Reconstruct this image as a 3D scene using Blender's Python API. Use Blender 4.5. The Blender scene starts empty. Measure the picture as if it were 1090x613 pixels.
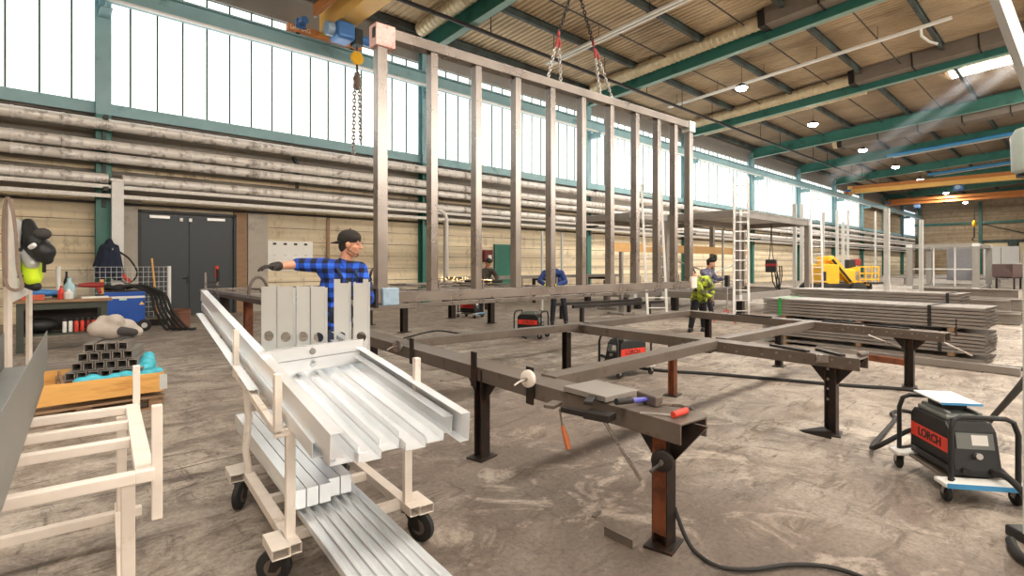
import bpy, bmesh, math, random
from mathutils import Vector, Matrix
V = Vector
S = bpy.context.scene
C = S.collection
rnd = random.Random(7)
# ---------------------------------------------------------------- camera model (measured from the photograph)
F_PX, HZ, EYE = 563.0, 281.0, 1.55
YAW = math.atan2(610, 563)
CA, SA = math.cos(YAW), math.sin(YAW)
FWD, RGT = V((CA, SA, 0)), V((SA, -CA, 0))
def at(px, py, d):
    """point at depth d behind the photograph's pixel"""
    l = (px - 545) / F_PX * d
    return V((CA*d + SA*l, SA*d - CA*l, EYE - (py - HZ)/F_PX*d))
def on_z(px, py, z=0.0):
    return at(px, py, F_PX*(EYE - z)/(py - HZ))
def on_y(px, py, Y):
    k = (px - 545)/F_PX
    return at(px, py, Y/(SA - CA*k))
def on_x(px, py, X):
    k = (px - 545)/F_PX
    return at(px, py, X/(CA + SA*k))
cam = bpy.data.cameras.new('camera'); co = bpy.data.objects.new('camera', cam); C.objects.link(co)
co.location = (0, 0, EYE); co.rotation_euler = (math.pi/2, 0, -math.atan2(CA, SA))
cam.sensor_width = 36; cam.lens = 36*F_PX/1090; cam.shift_y = -(306.5-HZ)/1090
cam.clip_start = .05; cam.clip_end = 400
S.camera = co
S.view_settings.view_transform = 'Standard'
try: S.view_settings.look = 'None'
except Exception: pass
S.view_settings.gamma = 1; S.view_settings.use_curve_mapping = False

# ---------------------------------------------------------------- materials
def lin(c):
    def f(x):
        x /= 255.0
        return x/12.92 if x <= .04045 else ((x+.055)/1.055)**2.4
    return (f(c[0]), f(c[1]), f(c[2]), 1)
class NT:
    def __init__(s, name):
        s.m = bpy.data.materials.new(name); s.m.use_nodes = True
        s.t = s.m.node_tree; s.n = s.t.nodes; s.l = s.t.links
        s.b = s.n['Principled BSDF']
    def new(s, typ, **kw):
        n = s.n.new(typ)
        for k, v in kw.items():
            if k.startswith('i_'): n.inputs[k[2:].replace('_', ' ')].default_value = v
            else: setattr(n, k, v)
        return n
    def link(s, a, b): s.l.new(a, b)
    def coords(s, scale=(1, 1, 1), rot=(0, 0, 0), kind='Object'):
        tc = s.new('ShaderNodeTexCoord'); mp = s.new('ShaderNodeMapping')
        mp.inputs['Scale'].default_value = scale; mp.inputs['Rotation'].default_value = rot
        s.link(tc.outputs[kind], mp.inputs['Vector']); return mp.outputs['Vector']
    def noise(s, vec, scale=5, detail=6, rough=.6, dist=0):
        n = s.new('ShaderNodeTexNoise'); n.inputs['Scale'].default_value = scale; n.inputs['Detail'].default_value = detail
        n.inputs['Roughness'].default_value = rough; n.inputs['Distortion'].default_value = dist
        s.link(vec, n.inputs['Vector']); return n.outputs['Fac']
    def ramp(s, fac, stops):
        r = s.new('ShaderNodeValToRGB'); e = r.color_ramp.elements
        while len(e) < len(stops): e.new(.5)
        for i, (p, c) in enumerate(stops): e[i].position = p; e[i].color = c
        s.link(fac, r.inputs['Fac']); return r.outputs['Color']
    def mix(s, fac, a, b, mode='MIX'):
        m = s.new('ShaderNodeMix', data_type='RGBA', blend_type=mode)
        for sock, v in ((0, fac), (6, a), (7, b)):
            if isinstance(v, (int, float)): m.inputs[sock].default_value = v
            elif isinstance(v, tuple): m.inputs[sock].default_value = v
            else: s.link(v, m.inputs[sock])
        return m.outputs[2]
    def bump(s, h, strength=.3, dist=.02):
        b = s.new('ShaderNodeBump'); b.inputs['Strength'].default_value = strength; b.inputs['Distance'].default_value = dist
        s.link(h, b.inputs['Height']); s.link(b.outputs['Normal'], s.b.inputs['Normal'])
def mul(c, k): return tuple(min(1, x*k) for x in c[:3]) + (1,)
def mat(name, rgb, rough=.5, metal=0, var=.12, scale=6, bump=0, bscale=60, stain=None, stain_at=.62, stretch=(1, 1, 1), spec=None):
    t = NT(name); c = lin(rgb); vec = t.coords(stretch)
    f = t.noise(vec, scale)
    col = t.ramp(f, [(.25, mul(c, 1-var)), (.75, mul(c, 1+var))])
    if stain:
        f2 = t.noise(vec, scale*.55, 8, .68)
        k = t.ramp(f2, [(stain_at-.1, (0, 0, 0, 1)), (stain_at+.08, (1, 1, 1, 1))])
        col = t.mix(k, col, lin(stain))
    t.link(col, t.b.inputs['Base Color'])
    t.b.inputs['Roughness'].default_value = rough; t.b.inputs['Metallic'].default_value = metal
    if spec is not None: t.b.inputs['Specular IOR Level'].default_value = spec
    if bump: t.bump(t.noise(vec, bscale, 4), bump, .01)
    return t.m
def emit(name, rgb, strength):
    t = NT(name); t.b.inputs['Base Color'].default_value = lin(rgb); t.b.inputs['Emission Color'].default_value = lin(rgb)
    t.b.inputs['Emission Strength'].default_value = strength; return t.m

# ---------------------------------------------------------------- mesh building (world coordinates; build() makes them local)
def basis(d, up):
    d = d.normalized(); side = d.cross(up)
    if side.length < 1e-5: side = d.cross(V((0, 1, 0)))
    side.normalize(); u = side.cross(d).normalized()
    return d, side, u
ZUP = V((0, 0, 1))
class MB:
    def __init__(s): s.v = []; s.f = []
    def add(s, vs, fs):
        k = len(s.v); s.v += [V(p) for p in vs]; s.f += [tuple(i+k for i in f) for f in fs]; return s
    def box(s, c, size, rz=0):
        c = V(c); x, y, z = (q/2 for q in size); cs, sn = math.cos(rz), math.sin(rz)
        vs = []
        for dz in (-z, z):
            for dx, dy in ((-x, -y), (x, -y), (x, y), (-x, y)):
                vs.append((c.x+dx*cs-dy*sn, c.y+dx*sn+dy*cs, c.z+dz))
        return s.add(vs, [(3, 2, 1, 0), (4, 5, 6, 7), (0, 1, 5, 4), (1, 2, 6, 5), (2, 3, 7, 6), (3, 0, 4, 7)])
    def prof(s, a, b, poly, up=ZUP):
        """extrude a closed outline [(side, up)] from a to b"""
        a, b = V(a), V(b); d, sd, u = basis(b-a, V(up)); n = len(poly)
        A = [a+sd*x+u*y for x, y in poly]; B = [b+sd*x+u*y for x, y in poly]
        area = sum(poly[i][0]*poly[(i+1) % n][1]-poly[(i+1) % n][0]*poly[i][1] for i in range(n))
        if area > 0: A.reverse(); B.reverse()
        # looking along d, side is to the right and up is up: ccw there needs reversing
        fs = [tuple(range(n-1, -1, -1)), tuple(range(n, 2*n))]
        fs += [(i, (i+1) % n, n+(i+1) % n, n+i) for i in range(n)]
        return s.add(A+B, fs)
    def beam(s, a, b, w, h, up=ZUP):
        return s.prof(a, b, [(-w/2, -h/2), (w/2, -h/2), (w/2, h/2), (-w/2, h/2)], up)
    def hollow(s, a, b, w, h, t=.004, up=ZUP):
        a, b = V(a), V(b); d, sd, u = basis(b-a, V(up))
        O = [(-w/2, -h/2), (w/2, -h/2), (w/2, h/2), (-w/2, h/2)]; I = [(x-math.copysign(t, x), y-math.copysign(t, y)) for x, y in O]
        vs = [p+sd*x+u*y for p in (a, b) for L in (O, I) for x, y in L]
        fs = []
        for i in range(4):
            j = (i+1) % 4
            fs += [(j, i, 8+i, 8+j), (4+i, 4+j, 12+j, 12+i), (i, j, 4+j, 4+i), (8+j, 8+i, 12+i, 12+j)]
        return s.add(vs, fs)
    def tube(s, pts, r, n=8, cap=True):
        pts = [V(p) for p in pts]; m = len(pts); R = r if isinstance(r, (list, tuple)) else [r]*m
        d0 = (pts[1]-pts[0]).normalized(); ref = ZUP if abs(d0.z) < .9 else V((1, 0, 0))
        vs = []; sd = d0.cross(ref).normalized()
        for i, p in enumerate(pts):
            d = (pts[min(i+1, m-1)]-pts[max(i-1, 0)]).normalized()
            sd = (sd - d*sd.dot(d)); sd = sd.normalized() if sd.length > 1e-6 else d.cross(V((0, 1, 0))).normalized()
            u = d.cross(sd)
            for k in range(n):
                q = 2*math.pi*k/n; vs.append(p+(sd*math.cos(q)+u*math.sin(q))*R[i])
        fs = [(i*n+k, i*n+(k+1) % n, (i+1)*n+(k+1) % n, (i+1)*n+k) for i in range(m-1) for k in range(n)]
        if cap: fs += [tuple(range(n-1, -1, -1)), tuple(range((m-1)*n, m*n))]
        return s.add(vs, fs)
    def cyl(s, a, b, r, r2=None, n=16): return s.tube([a, b], [r, r if r2 is None else r2], n)
    def lathe(s, prof, c, n=24, axis=ZUP):
        c = V(c); ax, sd, u = basis(V(axis), ZUP if abs(V(axis).normalized().z) < .9 else V((0, 1, 0)))
        vs = []; m = len(prof)
        for r, z in prof:
            for k in range(n):
                q = 2*math.pi*k/n; vs.append(c+ax*z+(sd*math.cos(q)+u*math.sin(q))*r)
        fs = [(i*n+k, i*n+(k+1) % n, (i+1)*n+(k+1) % n, (i+1)*n+k) for i in range(m-1) for k in range(n)]
        fs += [tuple(range(n-1, -1, -1)), tuple(range((m-1)*n, m*n))]
        # orientation of side x u relative to the axis: flip so normals face outwards
        k0 = len(s.v); s.add(vs, fs); return s
    def sph(s, c, r, n=14, m=9, rot=None):
        c = V(c); r = r if isinstance(r, (tuple, list)) else (r, r, r); vs = []; fs = []
        for i in range(m+1):
            th = math.pi*i/m
            for k in range(n):
                q = 2*math.pi*k/n
                p = V((r[0]*math.sin(th)*math.cos(q), r[1]*math.sin(th)*math.sin(q), r[2]*math.cos(th)))
                vs.append(c+(rot @ p if rot is not None else p))
        for i in range(m):
            for k in range(n):
                fs.append((i*n+k, (i+1)*n+k, (i+1)*n+(k+1) % n, i*n+(k+1) % n))
        return s.add(vs, fs)
    def cap(s, a, b, ra, rb=None, n=12):
        """capsule"""
        a, b = V(a), V(b); rb = ra if rb is None else rb; d = (b-a).normalized() if (b-a).length > 1e-6 else ZUP
        pts = []; R = []
        for i in range(5):
            q = math.pi/2*(i/4); pts.append(a-d*ra*math.cos(q)); R.append(max(ra*math.sin(q), ra*.02))
        for i in range(5):
            q = math.pi/2*(i/4); pts.append(b+d*rb*math.sin(q)); R.append(max(rb*math.cos(q), rb*.02))
        if (b-a).length < 1e-6: pts.pop(5); R.pop(5)
        return s.tube(pts, R, n)
    def path(s, poly, z0, z1):
        n = len(poly); vs = [(x, y, z0) for x, y in poly]+[(x, y, z1) for x, y in poly]
        return s.add(vs, [tuple(range(n-1, -1, -1)), tuple(range(n, 2*n))]+[(i, (i+1) % n, n+(i+1) % n, n+i) for i in range(n)])
    def build(s, name, m, parent=None, loc=None, rz=0, bevel=0, smooth=False, voxel=0, sm=0, seg=2):
        if parent is not None:
            r = parent
            while r.name not in FR: r = r.parent
            L, q = FR[r.name]
        else:
            if loc is None:
                xs = [p.x for p in s.v]; ys = [p.y for p in s.v]; zs = [p.z for p in s.v]
                loc = V(((min(xs)+max(xs))/2, (min(ys)+max(ys))/2, min(zs)))
            L, q = V(loc), rz
        inv = Matrix.Rotation(-q, 3, 'Z')
        me = bpy.data.meshes.new(name); me.from_pydata([inv @ (p-L) for p in s.v], [], s.f)
        bm = bmesh.new(); bm.from_mesh(me); bmesh.ops.recalc_face_normals(bm, faces=bm.faces); bm.to_mesh(me); bm.free()
        if smooth:
            for p in me.polygons: p.use_smooth = True
            me.set_sharp_from_angle(angle=math.radians(42))
        if m is not None: me.materials.append(m)
        o = bpy.data.objects.new(name, me); C.objects.link(o)
        if parent is not None: o.parent = parent
        else: o.location = L; o.rotation_euler = (0, 0, q); FR[o.name] = (L, q)
        if bevel:
            b = o.modifiers.new('bevel', 'BEVEL'); b.width = bevel; b.segments = seg; b.limit_method = 'ANGLE'; b.angle_limit = math.radians(40)
        if voxel:
            b = o.modifiers.new('remesh', 'REMESH'); b.mode = 'VOXEL'; b.voxel_size = voxel; b.use_smooth_shade = True
            if sm:
                b = o.modifiers.new('smooth', 'SMOOTH'); b.factor = .5; b.iterations = sm
        return o
FR = {}
def thing(name, label, cat, loc, rz=0, group=None):
    o = bpy.data.objects.new(name, None); C.objects.link(o); o.location = loc; o.rotation_euler = (0, 0, rz)
    o.empty_display_size = .1; o['label'] = label; o['category'] = cat
    if group: o['group'] = group
    FR[o.name] = (V(loc), rz); return o
def tag(o, label, cat, group=None):
    o['label'] = label; o['category'] = cat
    if group: o['group'] = group
    return o
def struct(o): o['kind'] = 'structure'; return o
def dup(root, loc, rz=0, label=None, group=None):
    def rec(o, par):
        c = o.copy(); C.objects.link(c)
        if par is not None: c.parent = par
        for ch in [x for x in bpy.data.objects if x.parent == o]: rec(ch, c)
        return c
    r = rec(root, None); r.location = loc; r.rotation_euler = (0, 0, rz); FR[r.name] = (V(loc), rz)
    if label: r['label'] = label
    if group: r['group'] = group
    return r
ORD = ['first', 'second', 'third', 'fourth', 'fifth', 'sixth', 'seventh', 'eighth', 'ninth', 'tenth', 'eleventh', 'twelfth', 'thirteenth', 'fourteenth', 'fifteenth', 'sixteenth', 'seventeenth', 'eighteenth']
def text_mesh(body, size, m, parent, origin, xdir, ydir, name='lettering', extrude=.001, bold=0.0, align='CENTER'):
    cu = bpy.data.curves.new(name, 'FONT'); cu.body = body; cu.size = size; cu.extrude = extrude; cu.align_x = align; cu.align_y = 'CENTER'; cu.offset = bold
    o = bpy.data.objects.new(name, cu); C.objects.link(o)
    bpy.context.view_layer.update()
    me = bpy.data.meshes.new_from_object(o.evaluated_get(bpy.context.evaluated_depsgraph_get()))
    bpy.data.objects.remove(o); bpy.data.curves.remove(cu)
    x, y = V(xdir).normalized(), V(ydir).normalized(); z = x.cross(y)
    mb = MB(); mb.v = [V(origin)+x*v.co.x+y*v.co.y+z*v.co.z for v in me.vertices]; mb.f = [tuple(p.vertices) for p in me.polygons]
    bpy.data.meshes.remove(me)
    return mb.build(name, m, parent)
def cpoly(w, h, t=.003, lip=.0):
    """C channel outline: web at the bottom, flanges up"""
    return [(-w/2, 0), (w/2, 0), (w/2, h), (w/2-t, h), (w/2-t, t), (-w/2+t, t), (-w/2+t, h), (-w/2, h)]
EXPO = 1.1
# ================================================================ MATERIALS
M = {}
def floor_material():
    t = NT('dusty_concrete'); v = t.coords()
    big = t.noise(v, .30, 4, .55, .8)
    swirl = t.noise(t.coords((1, 1.25, 1), (0, 0, .6)), 1.5, 12, .70, 1.6)
    streak = t.noise(t.coords((.8, 3.2, 1), (0, 0, -.35)), 2.1, 11, .72, 1.1)
    scuff = t.noise(t.coords((3.6, .9, 1), (0, 0, .75)), 2.6, 10, .72, .9)
    fine = t.noise(v, 34, 5, .75, .3)
    col = t.ramp(swirl, [(.30, lin((104, 94, 88))), (.42, lin((150, 138, 128))), (.52, lin((188, 177, 165))), (.68, lin((220, 210, 199)))])
    col = t.mix(t.ramp(streak, [(.53, (0, 0, 0, 1)), (.62, (.8,)*3+(1,))]), col, lin((88, 78, 70)))
    col = t.mix(t.ramp(scuff, [(.56, (0, 0, 0, 1)), (.66, (.75,)*3+(1,))]), col, lin((82, 72, 65)))
    # oily soot plus painted-in shade under and around the welding tables
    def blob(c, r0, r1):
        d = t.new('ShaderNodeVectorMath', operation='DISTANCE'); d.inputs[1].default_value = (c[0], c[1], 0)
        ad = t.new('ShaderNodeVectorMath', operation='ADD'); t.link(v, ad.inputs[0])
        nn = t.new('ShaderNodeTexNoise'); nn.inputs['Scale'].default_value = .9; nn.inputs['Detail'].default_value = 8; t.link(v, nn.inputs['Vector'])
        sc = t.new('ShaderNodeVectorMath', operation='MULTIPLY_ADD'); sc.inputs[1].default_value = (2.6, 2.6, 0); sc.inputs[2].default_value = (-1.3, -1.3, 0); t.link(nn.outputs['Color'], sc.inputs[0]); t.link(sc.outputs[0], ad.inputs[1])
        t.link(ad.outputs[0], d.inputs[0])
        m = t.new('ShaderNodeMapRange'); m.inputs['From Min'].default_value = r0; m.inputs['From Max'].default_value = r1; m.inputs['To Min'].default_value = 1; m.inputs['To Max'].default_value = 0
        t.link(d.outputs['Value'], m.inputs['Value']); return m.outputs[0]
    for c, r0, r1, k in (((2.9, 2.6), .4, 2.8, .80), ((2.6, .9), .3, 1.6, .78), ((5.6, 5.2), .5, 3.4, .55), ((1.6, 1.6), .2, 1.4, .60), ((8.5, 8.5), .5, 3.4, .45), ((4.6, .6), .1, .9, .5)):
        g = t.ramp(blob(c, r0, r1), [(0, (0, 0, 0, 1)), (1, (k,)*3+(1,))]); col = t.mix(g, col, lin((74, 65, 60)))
    dust = t.noise(t.coords((1, 1, 1), (0, 0, .3)), 1.7, 11, .72, 1.2)
    col = t.mix(t.ramp(dust, [(.53, (0, 0, 0, 1)), (.62, (.7,)*3+(1,))]), col, lin((206, 194, 180)))
    col = t.mix(t.ramp(big, [(.42, (.45,)*3+(1,)), (.62, (0, 0, 0, 1))]), col, lin((122, 107, 95)))
    sp = t.ramp(fine, [(.34, (.62, .60, .58, 1)), (.56, (1, 1, 1, 1))])
    col = t.mix(.85, col, sp, 'MULTIPLY')
    br = t.new('ShaderNodeTexBrick'); br.offset = 0
    br.inputs['Scale'].default_value = 1; br.inputs['Brick Width'].default_value = 5.2; br.inputs['Row Height'].default_value = 4.6
    br.inputs['Mortar Size'].default_value = .010; br.inputs['Mortar Smooth'].default_value = .3
    t.link(t.coords(rot=(0, 0, -.05)), br.inputs['Vector'])
    col = t.mix(br.outputs['Fac'], col, lin((96, 84, 75)))
    t.link(col, t.b.inputs['Base Color'])
    t.link(t.ramp(swirl, [(.3, (.45,)*3+(1,)), (.7, (.8,)*3+(1,))]), t.b.inputs['Roughness'])
    t.b.inputs['Specular IOR Level'].default_value = .3
    t.bump(t.noise(v, 14, 8, .7), .35, .01)
    return t.m
def cladding_material(name, c0, c1, row, groove, dark=(96, 74, 52)):
    t = NT(name); v = t.coords()
    sep = t.new('ShaderNodeSeparateXYZ'); t.link(v, sep.inputs[0])
    nz = t.noise(t.coords((.25, 1, 1.6)), 1.6, 7, .65, .5)
    nr = t.noise(t.coords((.06, .06, 2.4)), 1.0, 3, .5)
    col = t.ramp(nz, [(.3, lin(c0)), (.66, lin(c1))])
    col = t.mix(t.ramp(nr, [(.40, (.45,)*3+(1,)), (.62, (0, 0, 0, 1))]), col, lin(dark))
    m = t.new('ShaderNodeMath', operation='MULTIPLY'); m.inputs[1].default_value = 1/row; t.link(sep.outputs['Z'], m.inputs[0])
    fr = t.new('ShaderNodeMath', operation='FRACT'); t.link(m.outputs[0], fr.inputs[0])
    g = t.ramp(fr.outputs[0], [(0, (1, 1, 1, 1)), (groove, (1, 1, 1, 1)), (groove*2, (0, 0, 0, 1))])
    br = t.noise(t.coords((.5, .5, 3)), 1.2, 4)
    g2 = t.mix(t.ramp(br, [(.35, (0, 0, 0, 1)), (.55, (1, 1, 1, 1))]), (.25, .25, .25, 1), g)
    g3 = t.mix(g, (0, 0, 0, 1), g2)
    col = t.mix(g3, col, lin((74, 56, 40)))
    sp = t.noise(t.coords((1, 1, .5)), 2.6, 9, .75)
    col = t.mix(t.ramp(sp, [(.53, (0, 0, 0, 1)), (.70, (.8,)*3+(1,))]), col, lin((124, 100, 74)))
    t.link(col, t.b.inputs['Base Color']); t.b.inputs['Roughness'].default_value = .75
    t.bump(fr.outputs[0], .3, .02)
    return t.m
def deck_material():
    t = NT('roof_deck'); v = t.coords()
    n = t.noise(v, .5, 6, .6); n2 = t.noise(t.coords((1, .25, 1)), .8, 6, .7)
    col = t.ramp(n, [(.3, lin((180, 156, 124))), (.7, lin((216, 192, 158)))])
    col = t.mix(t.ramp(n2, [(.5, (0, 0, 0, 1)), (.72, (.75,)*3+(1,))]), col, lin((96, 78, 62)))
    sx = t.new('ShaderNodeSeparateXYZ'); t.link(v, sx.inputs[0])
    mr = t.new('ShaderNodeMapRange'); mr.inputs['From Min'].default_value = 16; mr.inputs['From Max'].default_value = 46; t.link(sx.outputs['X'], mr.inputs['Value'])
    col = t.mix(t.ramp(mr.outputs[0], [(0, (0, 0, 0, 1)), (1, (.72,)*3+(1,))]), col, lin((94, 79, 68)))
    t.link(col, t.b.inputs['Base Color']); t.b.inputs['Roughness'].default_value = .6; return t.m
def galv_material(name, rgb, metal, rough):
    t = NT(name); c = lin(rgb)
    n = t.noise(t.coords(), 2.2, 4, .5)
    col = t.ramp(n, [(.3, mul(c, .90)), (.7, mul(c, 1.03))])
    t.link(col, t.b.inputs['Base Color']); t.b.inputs['Metallic'].default_value = metal; t.b.inputs['Roughness'].default_value = rough; return t.m
def steel_material(name, rgb, metal=.75, rough=.42, rust=None, rust_at=.6):
    t = NT(name); v = t.coords(); c = lin(rgb)
    n = t.noise(v, 2.2, 5, .55); n2 = t.noise(v, 9, 6, .6)
    col = t.ramp(n, [(.28, mul(c, .80)), (.72, mul(c, 1.15))])
    if rust: col = t.mix(t.ramp(n2, [(rust_at-.08, (0, 0, 0, 1)), (rust_at+.1, (.7,)*3+(1,))]), col, lin(rust))
    t.link(col, t.b.inputs['Base Color']); t.b.inputs['Metallic'].default_value = metal
    t.link(t.ramp(n, [(.3, (rough*.9,)*3+(1,)), (.7, (min(1, rough*1.12),)*3+(1,))]), t.b.inputs['Roughness']); return t.m
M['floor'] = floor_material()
M['clad'] = cladding_material('yellowed_cladding', (240, 220, 184), (250, 236, 206), .46, .035)
M['clad_grey'] = cladding_material('grey_band_cladding', (128, 121, 113), (158, 150, 140), .8, .03, (82, 76, 70))
M['clad_far'] = cladding_material('far_cladding', (172, 148, 118), (196, 174, 142), 1.25, .02, (120, 100, 78))
M['fascia'] = mat('grey_fascia', (150, 144, 138), .7, 0, .08, 1.2)
M['concrete'] = mat('bare_concrete', (176, 168, 156), .8, 0, .12, 2.5, .2, 30, (120, 110, 98), .66)
M['deck'] = deck_material()
M['teal'] = mat('teal_steel_with_glare', (142, 178, 184), .45, 0, .1, 2, 0, 60, (74, 108, 106), .68)  # teal paint with the window glare lightened into its colour
M['teal_dk'] = mat('dark_teal_painted_steel', (58, 118, 106), .42, 0, .14, 1.5, 0, 60, (38, 78, 70), .66)
M['green'] = mat('green_painted_steel', (38, 112, 92), .45, 0, .12, 2)
M['purlin'] = mat('sooty_purlin_steel', (66, 82, 78), .6, 0, .2, 1.4, 0, 60, (48, 44, 40), .5)
M['pane'] = emit('frosted_daylight_glass', (247, 249, 246), .9)
M['pane_fill'] = emit('unseen_fill_glass', (255, 250, 240), 4.2)  # unseen right-wall glazing, glow raised to add fill light
M['mullion'] = mat('dark_green_mullion', (56, 86, 72), .5)
M['pipe'] = mat('foil_pipe_insulation', (234, 228, 222), .36, .15, .09, 7, .5, 16, (128, 118, 110), .62)
M['tray'] = mat('zinc_cable_tray', (206, 200, 192), .45, .25, .2, 18)
M['duct'] = galv_material('spiral_duct_zinc', (206, 190, 158), .45, .45)
M['ductbox'] = mat('grey_sheet_duct', (122, 112, 102), .6, .2, .12, 1.5)
M['dark'] = mat('dark_steel', (52, 47, 45), .5, .5, .2, 5)
M['black'] = mat('black_plastic', (30, 30, 31), .5, 0, .1, 8)
M['rubber'] = mat('black_rubber', (38, 36, 35), .7, 0, .15, 12)
M['door'] = mat('anthracite_door_paint', (52, 57, 62), .45, 0, .06, 2)
M['white'] = mat('white_paint', (232, 230, 226), .5, 0, .05, 4)
M['offwhite'] = mat('worn_cream_paint', (226, 215, 204), .55, 0, .08, 9, 0, 60, (160, 134, 114), .70)
M['paper'] = mat('white_paper', (238, 236, 230), .7, 0, .03, 4)
M['orange'] = mat('crane_orange', (252, 200, 110), .45, 0, .08, 1.5)
M['orange_dk'] = mat('crane_orange_dark', (206, 132, 70), .5, 0, .1, 2)  # darker orange of end carriages, walkway beams and farthest girder
M['yellow'] = mat('machine_yellow', (244, 186, 30), .42, 0, .06, 3)
M['blue_motor'] = mat('motor_blue', (74, 128, 196), .4, .1, .1, 6)
M['blue_pale'] = mat('pale_blue_paint', (150, 176, 200), .4, .1, .1, 6)
M['blue_box'] = mat('machine_blue', (22, 82, 176), .4, 0, .08, 3)
M['tape_blue'] = mat('cyan_enamel', (70, 150, 205), .4)
M['red'] = mat('signal_red', (222, 66, 48), .45, 0, .06, 6)
M['red_dk'] = mat('dark_red_paint', (150, 38, 34), .5)
M['galv'] = galv_material('galvanised_sheet', (244, 246, 248), .5, .24)
M['galv_flat'] = galv_material('matt_galvanised_sheet', (214, 215, 213), .35, .40)
M['raw'] = steel_material('raw_tube_steel', (158, 149, 143), .82, .28)
M['raw_dk'] = steel_material('dirty_table_steel', (112, 101, 92), .35, .45, (86, 64, 50), .64)
M['table_dk'] = steel_material('oily_table_leg_steel', (50, 42, 38), .5, .45, (92, 52, 34), .62)
M['rusty'] = steel_material('rusty_leg_steel', (132, 74, 44), .2, .65, (70, 42, 30), .55)
M['stack'] = steel_material('stacked_grey_tube', (154, 147, 141), .35, .42)
M['chain'] = galv_material('chain_zinc', (190, 186, 182), .8, .35)
M['wood'] = mat('pine_board', (226, 172, 96), .6, 0, .14, 3, 0, 60, (190, 126, 58), .64, (1, 4, 6))
M['wood_old'] = mat('weathered_wood', (150, 120, 92), .75, 0, .2, 4, 0, 60, None, .6, (1, 5, 5))
M['timber'] = mat('laminated_timber', (214, 168, 108), .6, 0, .1, 3, 0, 60, None, .6, (1, 4, 6))
M['cyan_cloth'] = mat('cyan_plastic_sheet', (72, 184, 204), .35, 0, .16, 9, .4, 20)
M['navy'] = mat('navy_cloth', (34, 42, 62), .85, 0, .2, 9, .3, 80)
M['grey_cloth'] = mat('grey_cap_cloth', (64, 60, 60), .85, 0, .15, 9)
M['hivis'] = mat('neon_yellow_cloth', (214, 240, 40), .7, 0, .08, 9)
M['strap'] = mat('worn_webbing', (130, 112, 98), .8, 0, .15, 20)
M['bottle'] = mat('pale_blue_plastic', (170, 205, 215), .2, 0, .08, 6)
M['bottle_blue'] = mat('blue_plastic', (60, 130, 200), .35)
M['lamp'] = emit('led_lens', (255, 252, 246), 30)
M['skylight'] = emit('roof_glazing_daylight', (255, 247, 235), 9.5)

# ================================================================ SETTING
WY, WX, RIDGE_Y, RY, X0 = 18.5, 105.0, 0.0, -16.0, -11.0
SL, EAVE = .067, 11.0                       # roof pitch, deck height at the eave
def roof_z(y): return EAVE + SL*(WY - abs(y - RIDGE_Y) - RIDGE_Y) if True else 0
def roof_z(y): return EAVE + SL*(WY - y) if y >= RIDGE_Y else EAVE + SL*(WY - RIDGE_Y) - SL*(RIDGE_Y - y)
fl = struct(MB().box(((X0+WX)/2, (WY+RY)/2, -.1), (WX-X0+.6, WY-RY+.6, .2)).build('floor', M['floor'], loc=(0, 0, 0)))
# ---- window wall (left): cladding, grey pipe band, sill, fascia
w = struct(MB().box(((X0+WX)/2, WY+.15, 1.72), (WX-X0, .3, 3.44)).build('wall_left', M['clad'], loc=(0, WY, 0)))
struct(MB().box(((X0+WX)/2, WY+.16, 4.6), (WX-X0, .3, 2.32)).build('trim_1', M['clad_grey'], loc=(0, WY, 0)))
sill = MB().box(((X0+WX)/2, WY+.02, 5.86), (WX-X0, .36, .26)); sill.box(((X0+WX)/2, WY-.12, 5.70), (WX-X0, .1, .06))
struct(sill.build('trim_2', M['teal'], loc=(0, WY, 0)))
struct(MB().box(((X0+WX)/2, WY+.14, 10.42), (WX-X0, .3, 1.22)).build('trim_3', M['fascia'], loc=(0, WY, 0)))
lb = MB().box(((X0+WX)/2, WY-.02, 5.45), (WX-X0, .05, .1)); lb.box(((X0+WX)/2, WY-.02, 4.95), (WX-X0, .04, .06)); lb.box(((X0+WX)/2, WY-.02, 4.2), (WX-X0, .04, .12))
struct(lb.build('trim_4', M['clad'], loc=(0, WY, 0)))
COLX = [1.6+10.4*k for k in range(-1, 10)]
for i in range(len(COLX)-1):
    xa, xb = COLX[i], COLX[i+1]
    if COLX[i] > 64:            # beyond the glazing the upper wall is cladding
        struct(MB().box(((xa+xb)/2, WY+.14, 7.92), (xb-xa, .28, 3.86)).build('trim_%d' % (20+i), M['clad_far'])); continue
    n = 16; st = (xb-xa)/n
    p = MB(); f = MB()
    for k in range(n):
        p.box((xa+st*(k+.5), WY+.14, 7.9), (st-.03, .03, 3.78))
        f.box((xa+st*k, WY+.12, 7.9), (.045, .09, 3.82))
    win = struct(p.build('window_%d' % (i+1), M['pane']))
    f.box(((xa+xb)/2, WY+.14, 9.82), (xb-xa, .1, .05)); f.box(((xa+xb)/2, WY+.14, 6.0), (xb-xa, .1, .05))
    f.build('window_frame', M['mullion'], win)
def hsec(w, h, tf, tw):
    return [(-w/2, -h/2), (w/2, -h/2), (w/2, -h/2+tf), (tw/2, -h/2+tf), (tw/2, h/2-tf), (w/2, h/2-tf), (w/2, h/2), (-w/2, h/2), (-w/2, h/2-tf), (-tw/2, h/2-tf), (-tw/2, -h/2+tf), (-w/2, -h/2+tf)]
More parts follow.
